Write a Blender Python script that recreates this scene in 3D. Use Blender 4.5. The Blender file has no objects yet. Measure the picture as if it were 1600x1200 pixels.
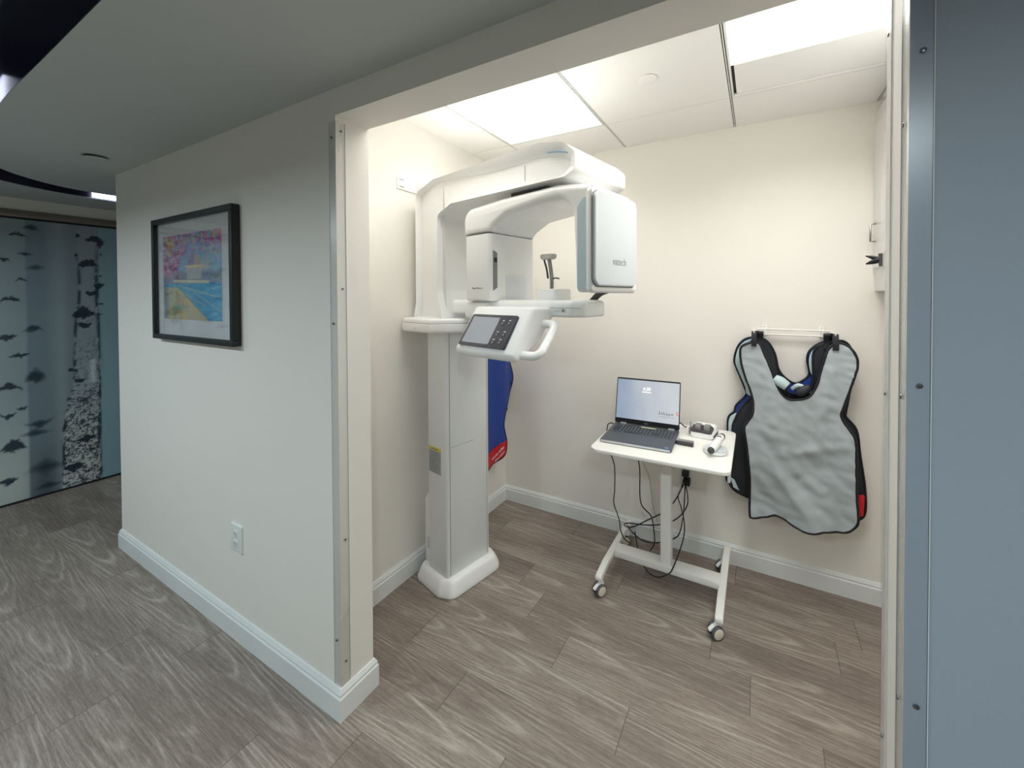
import bpy, bmesh, math, random
import numpy as np
from mathutils import Vector, Matrix, noise
from mathutils.geometry import delaunay_2d_cdt, tessellate_polygon

random.seed(7)
SC = bpy.context.scene
COL = SC.collection

# ------------------------------------------------------------------ camera
FPX, YAW, PITCH, ROLL = 613.2695, 0.4846, 0.0145, -0.0028      # focal length in pixels of a 1600 px wide frame
PPX, PPY, CAM_Z = 861.93, 471.6, 1.4731
_F = Vector((-math.sin(YAW)*math.cos(PITCH), math.cos(YAW)*math.cos(PITCH), -math.sin(PITCH)))
_R = Vector((math.cos(YAW), math.sin(YAW), 0))
_U = _R.cross(_F)
_R2 = _R*math.cos(ROLL) + _U*math.sin(ROLL)
_U2 = _U*math.cos(ROLL) - _R*math.sin(ROLL)
cam_data = bpy.data.cameras.new('camera')
cam = bpy.data.objects.new('camera', cam_data)
COL.objects.link(cam)
cam_data.sensor_width = 36.0
cam_data.lens = FPX/1600*36.0
cam_data.shift_x = -(PPX-800)/1600
cam_data.shift_y = -(600-PPY)/1600
cam_data.clip_start = 0.02
cam.matrix_world = Matrix(((_R2.x, _U2.x, -_F.x, 0), (_R2.y, _U2.y, -_F.y, 0), (_R2.z, _U2.z, -_F.z, CAM_Z), (0, 0, 0, 1)))
SC.camera = cam

# ------------------------------------------------------------------ world, exposure, lights
SC.view_settings.view_transform = 'Standard'
SC.view_settings.look = 'None'
SC.view_settings.gamma = 1.0
SC.view_settings.use_curve_mapping = False
SC.view_settings.exposure = 1.0
SC.cycles.max_bounces = 14
SC.cycles.diffuse_bounces = 10
world = bpy.data.worlds.new('world')
SC.world = world
world.use_nodes = True
world.node_tree.nodes['Background'].inputs[0].default_value = (0.55, 0.65, 0.75, 1)
world.node_tree.nodes['Background'].inputs[1].default_value = 0.02

PANEL_STRENGTH = 0.50       # glow of the two lit ceiling panels of the x-ray room
PANEL_POWER = 5.6           # light they send down through their prismatic lenses
DOWNLIGHT_POWER = 7.5       # the corridor's recessed downlights
COVE_STRENGTH = 2.2         # light strips inside the curved ceiling trough
DOWNLIGHTS = [(-3.7, -0.6, 1.0), (-2.4, -0.6, 1.05), (-1.15, -0.65, 0.78), (0.55, -0.6, 1.25)]

def area_lamp(name, loc, size, power, color, rot=(0, 0, 0), shape='DISK', spread=166, size_y=None):
    d = bpy.data.lights.new(name, 'AREA')
    d.shape = shape
    d.size = size
    d.energy = power
    d.color = color
    d.spread = math.radians(spread)
    if size_y: d.size_y = size_y
    o = bpy.data.objects.new(name, d)
    o.location = loc
    o.rotation_euler = rot
    COL.objects.link(o)
    return o
for _x, _y, _k in DOWNLIGHTS:
    area_lamp('downlight_lamp', (_x, _y, 2.165), 0.13, DOWNLIGHT_POWER*_k, (0.81, 0.945, 1.0))
for _x in (-1.03, 0.19):
    area_lamp('ceiling_panel_lamp', (_x, 1.38 if _x > 0 else 1.49, 2.3835), 0.56, PANEL_POWER*(1.04 if _x > 0 else 0.64), (1.0, 0.983, 0.952), shape='RECTANGLE', spread=148 if _x > 0 else 140, size_y=0.66 if _x > 0 else 0.95)

# ------------------------------------------------------------------ dimensions measured from the place
YO, TW = 0.8513, 0.1286            # outer face of the front wall, its thickness
XJ, XR = -1.2824, 0.2186           # left and right jamb of the opening
ZH, ZC, ZR = 2.0934, 2.185, 2.3855 # header, corridor ceiling, room ceiling
XL, YB, XW = -1.625, 2.3555, 0.79  # room: left wall, back wall, right wall
XE, XM = -3.3215, -4.704           # end of the front wall, glass mural
HB, DB = 0.1054, 0.014             # baseboard
G2, GY, TILE = -0.1155, 2.0007, 0.6096

# ------------------------------------------------------------------ helpers: colour and materials
def lin(c):
    return tuple(((v/255)/12.92 if v/255 <= 0.04045 else ((v/255+0.055)/1.055)**2.4) for v in c)

def mat(name, rgb, rough=0.5, metal=0.0, spec=0.5, coat=0.0, emit=None, estr=0.0, bump=0.0, bscale=200.0, var=0.0, vscale=8.0):
    m = bpy.data.materials.new(name)
    m.use_nodes = True
    nt = m.node_tree
    b = nt.nodes['Principled BSDF']
    b.inputs['Base Color'].default_value = (*lin(rgb), 1)
    b.inputs['Roughness'].default_value = rough
    b.inputs['Metallic'].default_value = metal
    b.inputs['Specular IOR Level'].default_value = spec
    b.inputs['Coat Weight'].default_value = coat
    if emit:
        b.inputs['Emission Color'].default_value = (*lin(emit), 1)
        b.inputs['Emission Strength'].default_value = estr
    if bump or var:
        tc = nt.nodes.new('ShaderNodeTexCoord')
        n = nt.nodes.new('ShaderNodeTexNoise')
        nt.links.new(tc.outputs['Object'], n.inputs['Vector'])
        if bump:
            n.inputs['Scale'].default_value = bscale
            n.inputs['Detail'].default_value = 3
            bp = nt.nodes.new('ShaderNodeBump')
            bp.inputs['Strength'].default_value = bump
            bp.inputs['Distance'].default_value = 0.002
            nt.links.new(n.outputs['Fac'], bp.inputs['Height'])
            nt.links.new(bp.outputs['Normal'], b.inputs['Normal'])
        if var:
            n2 = nt.nodes.new('ShaderNodeTexNoise')
            n2.inputs['Scale'].default_value = vscale
            n2.inputs['Detail'].default_value = 4
            nt.links.new(tc.outputs['Object'], n2.inputs['Vector'])
            mr = nt.nodes.new('ShaderNodeMapRange')
            mr.inputs['From Min'].default_value = 0.3
            mr.inputs['From Max'].default_value = 0.7
            mr.inputs['To Min'].default_value = 1-var
            mr.inputs['To Max'].default_value = 1+var
            nt.links.new(n2.outputs['Fac'], mr.inputs['Value'])
            mx = nt.nodes.new('ShaderNodeVectorMath')
            mx.operation = 'SCALE'
            mx.inputs[0].default_value = lin(rgb)
            nt.links.new(mr.outputs['Result'], mx.inputs['Scale'])
            nt.links.new(mx.outputs['Vector'], b.inputs['Base Color'])
    return m

def mat_attr(name, attr, rough=0.5, spec=0.4, coat=0.0):
    m = bpy.data.materials.new(name)
    m.use_nodes = True
    nt = m.node_tree
    b = nt.nodes['Principled BSDF']
    b.inputs['Roughness'].default_value = rough
    b.inputs['Specular IOR Level'].default_value = spec
    b.inputs['Coat Weight'].default_value = coat
    b.inputs['Coat Roughness'].default_value = 0.05
    a = nt.nodes.new('ShaderNodeAttribute')
    a.attribute_name = attr
    nt.links.new(a.outputs['Color'], b.inputs['Base Color'])
    return m

def mat_clear(name, tint=(255, 255, 255), rough=0.08, gloss=0.35, fac=0.12):
    """clear plastic or picture glass: transparent with a thin glossy skin"""
    m = bpy.data.materials.new(name)
    m.use_nodes = True
    nt = m.node_tree
    nt.nodes.clear()
    out = nt.nodes.new('ShaderNodeOutputMaterial')
    tr = nt.nodes.new('ShaderNodeBsdfTransparent')
    tr.inputs[0].default_value = (*lin(tint), 1)
    gl = nt.nodes.new('ShaderNodeBsdfGlossy')
    gl.inputs['Roughness'].default_value = rough
    fr = nt.nodes.new('ShaderNodeFresnel')
    fr.inputs['IOR'].default_value = 1.35
    mth = nt.nodes.new('ShaderNodeMath')
    mth.operation = 'MULTIPLY_ADD'
    mth.inputs[1].default_value = gloss
    mth.inputs[2].default_value = fac
    mix = nt.nodes.new('ShaderNodeMixShader')
    nt.links.new(fr.outputs[0], mth.inputs[0])
    nt.links.new(mth.outputs[0], mix.inputs[0])
    nt.links.new(tr.outputs[0], mix.inputs[1])
    nt.links.new(gl.outputs[0], mix.inputs[2])
    nt.links.new(mix.outputs[0], out.inputs['Surface'])
    return m

M = {}
M['cream'] = mat('cream_wall_paint', (235, 232, 226), 0.55, spec=0.3, bump=0.12, bscale=260)
M['blue'] = mat('blue_grey_wall_paint', (170, 181, 194), 0.5, spec=0.35, bump=0.12, bscale=260)
M['taupe'] = mat('taupe_wall_paint', (168, 164, 154), 0.55, spec=0.3)
M['ceiling'] = mat('ceiling_paint', (196, 202, 202), 0.7, spec=0.2)
M['tile'] = mat('ceiling_tile', (247, 247, 245), 0.75, spec=0.2, bump=0.08, bscale=400)
M['tbar'] = mat('ceiling_grid_metal', (225, 226, 224), 0.4)
M['groove'] = mat('dark_groove', (62, 64, 64), 0.7)
M['trimwhite'] = mat('baseboard_white_paint', (226, 230, 230), 0.35, var=0.03, vscale=5)
M['white'] = mat('white_moulded_plastic', (242, 243, 243), 0.28, coat=0.15)
M['whitegrey'] = mat('pale_grey_plastic', (226, 230, 232), 0.3, coat=0.1)
M['whitemetal'] = mat('white_powder_coat', (236, 236, 232), 0.4)
M['plate'] = mat('silver_grey_plastic', (204, 211, 215), 0.25, coat=0.2)
M['bluegrey'] = mat('pale_blue_tint', (196, 212, 222), 0.3)
M['grey'] = mat('mid_grey_plastic', (128, 128, 130), 0.4)
M['darkgrey'] = mat('dark_grey_plastic', (62, 62, 66), 0.45)
M['steel'] = mat('brushed_steel', (150, 146, 142), 0.3, metal=0.9)
M['steelgrey'] = mat('satin_grey', (200, 199, 192), 0.35, metal=0.3)
M['black'] = mat('black_plastic', (20, 21, 26), 0.4)
M['blackgloss'] = mat('black_glass', (36, 41, 58), 0.12, coat=0.5)
M['cable'] = mat('black_cable_rubber', (22, 22, 26), 0.5)
M['seam'] = mat('seam_shadow_gap', (110, 110, 108), 0.8)
M['navy'] = mat('navy_cove_paint', (22, 20, 42), 0.35)
M['panel'] = mat('lit_ceiling_panel', (240, 238, 226), 0.6, emit=(252, 249, 238), estr=PANEL_STRENGTH)
M['lens'] = mat('downlight_lens', (235, 240, 245), 0.5, emit=(225, 240, 255), estr=3)
M['cove'] = mat('cove_light_diffuser', (230, 235, 245), 0.5, emit=(225, 232, 255), estr=COVE_STRENGTH)
M['frameblack'] = mat('black_wood_frame', (30, 32, 34), 0.45)
M['mat'] = mat('white_picture_mat', (248, 249, 251), 0.8, spec=0.1)
M['clear'] = mat_clear('clear_plastic', tint=(255, 255, 255), gloss=0.3, fac=0.02, rough=0.28)
M['glass'] = mat_clear('picture_glass', gloss=0.6, fac=0.02, rough=0.03)
M['edge'] = mat('plastic_edge_highlight', (236, 240, 242), 0.4)
M['screw'] = mat('screw_metal', (120, 122, 124), 0.3, metal=0.9)
M['silverfab'] = mat('silver_grey_vinyl', (172, 182, 187), 0.36, spec=0.5)
M['blackfab'] = mat('black_nylon', (34, 37, 46), 0.55)
M['trimfab'] = mat('black_binding_tape', (18, 20, 28), 0.6)
M['bluefab'] = mat('royal_blue_nylon', (28, 62, 150), 0.5)
M['redfab'] = mat('red_fabric', (205, 20, 30), 0.55)
M['lining'] = mat('pale_teal_lining', (188, 208, 212), 0.5)
M['deck'] = mat('laptop_grey_aluminium', (84, 90, 98), 0.38, metal=0.35)
M['keys'] = mat('dark_key_plastic', (46, 50, 56), 0.5)
M['keymark'] = mat('pale_key_legend', (170, 182, 188), 0.6)
M['silver'] = mat('silver_edge', (200, 203, 205), 0.3, metal=0.6)
M['tyre'] = mat('grey_rubber_tyre', (84, 86, 92), 0.6)
M['hub'] = mat('cream_wheel_hub', (226, 219, 202), 0.45)
M['label'] = mat('grey_label', (168, 170, 170), 0.6)
M['yellow'] = mat('yellow_label_strip', (214, 204, 84), 0.6)
M['inkgrey'] = mat('grey_lettering', (128, 134, 138), 0.5)
M['inkdark'] = mat('dark_lettering', (70, 72, 78), 0.6)
M['inkwhite'] = mat('white_lettering', (235, 235, 235), 0.6)
M['inkscreen'] = mat('white_screen_text', (250, 250, 252), 0.6, emit=(255, 255, 255), estr=0.45)
M['inkscreendark'] = mat('dark_screen_text', (70, 74, 92), 0.6)
M['inkred'] = mat('red_screen_mark', (226, 60, 84), 0.6, emit=(226, 60, 84), estr=0.22)
M['stickerblue'] = mat('blue_sticker', (54, 110, 190), 0.5)
M['paleyellow'] = mat('pale_yellow_sticker', (214, 226, 178), 0.6)
M['bluestrip'] = mat('blue_indicator_strip', (120, 160, 200), 0.4)
M['lcd'] = mat('control_screen', (120, 126, 134), 0.15, coat=0.4, emit=(150, 158, 168), estr=0.17)
M['outlet'] = mat('outlet_plastic', (228, 232, 230), 0.35)
M['header'] = mat('reflective_bronze_strip', (150, 138, 130), 0.22, metal=0.6)

# ------------------------------------------------------------------ helpers: objects
FRAME = {}

def obj(name, bm, m, parent=None, world=True, smooth=40, recalc=True):
    """link a bmesh as one mesh object; with a parent, world coordinates are moved into the parent's frame"""
    if recalc:
        bmesh.ops.recalc_face_normals(bm, faces=bm.faces[:])
    fr = FRAME.get(parent.name) if parent is not None else None
    if fr is not None and world:
        bm.transform(fr.inverted())
    me = bpy.data.meshes.new(name)
    bm.to_mesh(me)
    bm.free()
    for mm in (m if isinstance(m, (list, tuple)) else [m]):
        me.materials.append(mm)
    if smooth:
        for p in me.polygons:
            p.use_smooth = True
        me.set_sharp_from_angle(angle=math.radians(smooth))
    o = bpy.data.objects.new(name, me)
    COL.objects.link(o)
    if parent is not None:
        o.parent = parent
        if fr is not None:
            FRAME[o.name] = fr
    return o

def tag(o, label=None, cat=None, group=None, kind=None):
    if label: o['label'] = label
    if cat: o['category'] = cat
    if group: o['group'] = group
    if kind: o['kind'] = kind
    return o

def thing(name, label, cat, loc=(0, 0, 0), rz=0.0, group=None):
    o = bpy.data.objects.new(name, None)
    o.empty_display_size = 0.1
    COL.objects.link(o)
    o.location = loc
    o.rotation_euler = (0, 0, rz)
    FRAME[o.name] = Matrix.Translation(Vector(loc)) @ Matrix.Rotation(rz, 4, 'Z')
    return tag(o, label, cat, group)

def struct(name, bm, m, parent=None, smooth=30):
    o = obj(name, bm, m, parent, smooth=smooth)
    if parent is None:
        o['kind'] = 'structure'
    return o

def BM(): return bmesh.new()

def box(bm, x0, x1, y0, y1, z0, z1, bevel=0.0, seg=2, mi=0):
    vs = [bm.verts.new((x, y, z)) for x in (x0, x1) for y in (y0, y1) for z in (z0, z1)]
    idx = [(0, 1, 3, 2), (4, 6, 7, 5), (0, 4, 5, 1), (2, 3, 7, 6), (0, 2, 6, 4), (1, 5, 7, 3)]
    fs = [bm.faces.new([vs[i] for i in q]) for q in idx]
    for f in fs: f.material_index = mi
    if bevel:
        es = list({e for f in fs for e in f.edges})
        r = bmesh.ops.bevel(bm, geom=es, offset=bevel, segments=seg, profile=0.5, affect='EDGES')
        for f in r['faces']: f.material_index = mi
    return fs

def fillet(pts, n=6):
    """2-D polygon of (x, y, r) -> list of points with rounded corners"""
    out = []
    k = len(pts)
    for i in range(k):
        x, y = pts[i][0], pts[i][1]
        r = pts[i][2] if len(pts[i]) > 2 else 0
        p = Vector((x, y)); a = Vector(pts[i-1][:2]); b = Vector(pts[(i+1) % k][:2])
        if r <= 1e-6:
            out.append((x, y)); continue
        u = (a-p); v = (b-p)
        lu, lv = u.length, v.length
        u.normalize(); v.normalize()
        ang = math.acos(max(-1, min(1, u.dot(v))))
        t = min(r/math.tan(ang/2), lu*0.49, lv*0.49)
        rr = t*math.tan(ang/2)
        c = p + (u+v).normalized()*(rr/math.sin(ang/2))
        s = p+u*t; e = p+v*t
        a0 = math.atan2(s.y-c.y, s.x-c.x); a1 = math.atan2(e.y-c.y, e.x-c.x)
        d = (a1-a0+math.pi) % (2*math.pi)-math.pi
        for j in range(n+1):
            w = a0+d*j/n
            out.append((c.x+rr*math.cos(w), c.y+rr*math.sin(w)))
    return out

def area2(p): return sum(p[i-1][0]*p[i][1]-p[i][0]*p[i-1][1] for i in range(len(p)))/2

def inset(poly, d):
    if d <= 1e-9: return list(poly)
    s = 1 if area2(poly) > 0 else -1
    n = len(poly); out = []
    for i in range(n):
        a = Vector(poly[i-1]); p = Vector(poly[i]); b = Vector(poly[(i+1) % n])
        e0 = (p-a); e1 = (b-p)
        if e0.length < 1e-9: e0 = e1
        if e1.length < 1e-9: e1 = e0
        e0.normalize(); e1.normalize()
        n0 = Vector((-e0.y, e0.x))*s; n1 = Vector((-e1.y, e1.x))*s
        m = n0+n1
        if m.length < 1e-6: m = n0
        m.normalize()
        c = max(0.35, m.dot(n0))
        q = p+m*(d/c)
        out.append((q.x, q.y))
    return out

def prism(bm, poly, t0, t1, axes='xyz', r0=0.0, r1=None, seg=4, mi=0, mtx=None):
    """extrude a 2-D outline between t0 and t1 with rounded rims (r0 at t0, r1 at t1)
    axes: where (a, b, t) go, e.g. 'xzy' puts a on x, b on z, t on y"""
    if r1 is None: r1 = r0
    rings = []
    if r0 > 0:
        for k in range(seg):
            w = k/seg*math.pi/2
            rings.append((inset(poly, r0*(1-math.sin(w))), t0+r0*(1-math.cos(w))))
        rings.append((poly, t0+r0))
    else:
        rings.append((poly, t0))
    if r1 > 0:
        rings.append((poly, t1-r1))
        for k in range(seg-1, -1, -1):
            w = k/seg*math.pi/2
            rings.append((inset(poly, r1*(1-math.sin(w))), t1-r1*(1-math.cos(w))))
    else:
        rings.append((poly, t1))
    ia, ib, it = [axes.index(c) for c in 'xyz'] if False else (0, 1, 2)
    def P(a, b, t):
        d = dict(zip(axes, (a, b, t)))
        v = Vector((d['x'], d['y'], d['z']))
        return mtx @ v if mtx is not None else v
    vr = [[bm.verts.new(P(a, b, t)) for a, b in pl] for pl, t in rings]
    n = len(poly); fs = []
    for i in range(len(vr)-1):
        for j in range(n):
            try:
                fs.append(bm.faces.new((vr[i][j], vr[i][(j+1) % n], vr[i+1][(j+1) % n], vr[i+1][j])))
            except ValueError:
                pass
    fs.append(bm.faces.new(list(reversed(vr[0]))))
    fs.append(bm.faces.new(vr[-1]))
    for f in fs: f.material_index = mi
    return fs

def rrect(x0, x1, y0, y1, r, n=6):
    return fillet([(x0, y0, r), (x1, y0, r), (x1, y1, r), (x0, y1, r)], n)

def smooth_path(pts, n=8, closed=False):
    P = [Vector(p) for p in pts]
    out = []
    k = len(P)
    rng = range(k) if closed else range(k-1)
    for i in rng:
        p0 = P[(i-1) % k] if (closed or i > 0) else P[0]*2-P[1]
        p1 = P[i]; p2 = P[(i+1) % k]
        p3 = P[(i+2) % k] if (closed or i+2 < k) else P[-1]*2-P[-2]
        for j in range(n):
            t = j/n
            out.append(0.5*((2*p1)+(p2-p0)*t+(2*p0-5*p1+4*p2-p3)*t*t+(3*p1-p0-3*p2+p3)*t**3))
    if not closed: out.append(P[-1])
    return out

def tube(bm, pts, r, segs=10, closed=False, mi=0, flat=None):
    """round tube along a path; r a number or a list; flat = (normal, factor) squashes it along a direction"""
    P = [Vector(p) for p in pts]
    n = len(P)
    R = r if isinstance(r, (list, tuple)) else [r]*n
    rings = []
    T0 = None; N = None
    for i in range(n):
        if closed: t = P[(i+1) % n]-P[i-1]
        else: t = P[min(i+1, n-1)]-P[max(i-1, 0)]
        if t.length < 1e-9: t = T0 or Vector((0, 0, 1))
        t = t.normalized()
        if N is None:
            a = Vector((0, 0, 1)) if abs(t.z) < 0.9 else Vector((1, 0, 0))
            N = t.cross(a).normalized()
        else:
            q = T0.rotation_difference(t)
            N = q @ N
            N = (N-t*N.dot(t)).normalized()
        T0 = t
        B = t.cross(N)
        ring = []
        for j in range(segs):
            w = 2*math.pi*j/segs
            d = N*math.cos(w)+B*math.sin(w)
            if flat is not None:
                d = d-flat[0]*(d.dot(flat[0])*(1-flat[1]))
            ring.append(bm.verts.new(P[i]+d*R[i]))
        rings.append(ring)
    m = n if closed else n-1
    for i in range(m):
        a, b = rings[i], rings[(i+1) % n]
        for j in range(segs):
            f = bm.faces.new((a[j], a[(j+1) % segs], b[(j+1) % segs], b[j]))
            f.material_index = mi
    if not closed:
        bm.faces.new(list(reversed(rings[0]))).material_index = mi
        bm.faces.new(rings[-1]).material_index = mi

def lathe(bm, prof, segs=24, mtx=None, mi=0):
    mtx = mtx or Matrix()
    rings = []
    for r, z in prof:
        if r < 1e-6:
            rings.append([bm.verts.new(mtx @ Vector((0, 0, z)))])
        else:
            rings.append([bm.verts.new(mtx @ Vector((r*math.cos(2*math.pi*j/segs), r*math.sin(2*math.pi*j/segs), z))) for j in range(segs)])
    for i in range(len(rings)-1):
        a, b = rings[i], rings[i+1]
        for j in range(segs):
            k = (j+1) % segs
            if len(a) == 1 and len(b) == 1: continue
            if len(a) == 1: f = bm.faces.new((a[0], b[k], b[j]))
            elif len(b) == 1: f = bm.faces.new((a[j], a[k], b[0]))
            else: f = bm.faces.new((a[j], a[k], b[k], b[j]))
            f.material_index = mi
    if len(rings[0]) > 1: bm.faces.new(list(reversed(rings[0]))).material_index = mi
    if len(rings[-1]) > 1: bm.faces.new(rings[-1]).material_index = mi

def cyl(bm, c, axis, r, h, segs=20, bevel=0.0, mi=0):
    """cylinder starting at c along axis"""
    z = Vector(axis).normalized()
    q = Vector((0, 0, 1)).rotation_difference(z).to_matrix().to_4x4()
    m = Matrix.Translation(Vector(c)) @ q
    if bevel: pr = [(r-bevel, 0), (r, bevel), (r, h-bevel), (r-bevel, h)]
    else: pr = [(r, 0), (r, h)]
    lathe(bm, pr, segs, m, mi)

def text(name, body, size, m, parent, mtx_world, extrude=0.0004, align='LEFT', sx=1.0, spacing=1.0):
    cu = bpy.data.curves.new(name, 'FONT')
    cu.body = body
    cu.size = size
    cu.extrude = extrude
    cu.align_x = align
    cu.space_character = spacing
    cu.materials.append(m)
    tmp = bpy.data.objects.new(name, cu)
    COL.objects.link(tmp)
    dg = bpy.context.evaluated_depsgraph_get()
    me = bpy.data.meshes.new_from_object(tmp.evaluated_get(dg))
    bpy.data.objects.remove(tmp)
    bpy.data.curves.remove(cu)
    bm = BM()
    bm.from_mesh(me)
    bpy.data.meshes.remove(me)
    bm.transform(mtx_world @ Matrix.Diagonal((sx, 1, 1, 1)))
    return obj(name, bm, m, parent, smooth=0, recalc=False)

def scribble(name, w, h, m, parent, mtx_world, seed=1, groups=(1,)):
    """a line of lettering too small to read: rows of uneven little strokes"""
    r = random.Random(seed)
    bm = BM()
    x = 0.0
    k = 0
    while x < w:
        sw = h*r.uniform(0.28, 0.55)
        hh = h*(1.0 if r.random() < 0.25 else r.uniform(0.55, 0.75))
        box(bm, x, min(w, x+sw), 0, hh, 0, 0.0003)
        k += 1
        x += sw+h*(0.22 if k % 6 else 0.6)
    bm.transform(mtx_world)
    return obj(name, bm, m, parent, smooth=0)

def basis(o, x, y):
    x = Vector(x).normalized(); y = Vector(y).normalized(); z = x.cross(y)
    o = Vector(o)
    return Matrix(((x.x, y.x, z.x, o.x), (x.y, y.y, z.y, o.y), (x.z, y.z, z.z, o.z), (0, 0, 0, 1)))

def sstep(a, b, x):
    t = np.clip((x-a)/(b-a), 0, 1)
    return t*t*(3-2*t)

def picture_grid(name, origin, ux, uy, w, h, nx, ny, rgb, m, parent=None):
    """flat grid carrying an (ny+1, nx+1, 3) sRGB image as a colour attribute named 'print'"""
    O = np.array(origin); X = np.array(ux)*w; Y = np.array(uy)*h
    s = np.linspace(0, 1, nx+1); t = np.linspace(0, 1, ny+1)
    S, T = np.meshgrid(s, t)
    co = O+S[..., None]*X+T[..., None]*Y
    co = co.reshape(-1, 3)
    if parent is not None and parent.name in FRAME:
        iv = np.array(FRAME[parent.name].inverted())
        co = co@iv[:3, :3].T+iv[:3, 3]
    i = np.arange(nx*ny); r = i//nx; c = i % nx
    a = r*(nx+1)+c
    faces = np.stack([a, a+1, a+nx+2, a+nx+1], 1)
    me = bpy.data.meshes.new(name)
    me.from_pydata(co.tolist(), [], faces.tolist())
    at = me.color_attributes.new('print', 'FLOAT_COLOR', 'POINT')
    v = np.clip(rgb.reshape(-1, 3)/255.0, 0, 1)
    l = np.where(v <= 0.04045, v/12.92, ((v+0.055)/1.055)**2.4)
    at.data.foreach_set('color', np.concatenate([l, np.ones((len(l), 1))], 1).astype(np.float32).ravel())
    me.materials.append(m)
    o = bpy.data.objects.new(name, me)
    COL.objects.link(o)
    if parent is not None:
        o.parent = parent
        if parent.name in FRAME: FRAME[o.name] = FRAME[parent.name]
    return o

def vnoise(x, y, seed=0):
    """smooth value noise on numpy arrays, 0..1"""
    rs = np.random.RandomState(seed)
    tab = rs.rand(256, 256)
    xi = np.floor(x).astype(int); yi = np.floor(y).astype(int)
    fx = x-xi; fy = y-yi
    fx = fx*fx*(3-2*fx); fy = fy*fy*(3-2*fy)
    g = lambda a, b: tab[a % 256, b % 256]
    return (g(xi, yi)*(1-fx)+g(xi+1, yi)*fx)*(1-fy)+(g(xi, yi+1)*(1-fx)+g(xi+1, yi+1)*fx)*fy

def fbm(x, y, seed=0, octv=4):
    s = 0; a = 0.5; tot = 0
    for k in range(octv):
        s = s+a*vnoise(x*2**k+17*k, y*2**k+31*k, seed+k); tot += a; a *= 0.55
    return s/tot

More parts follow.
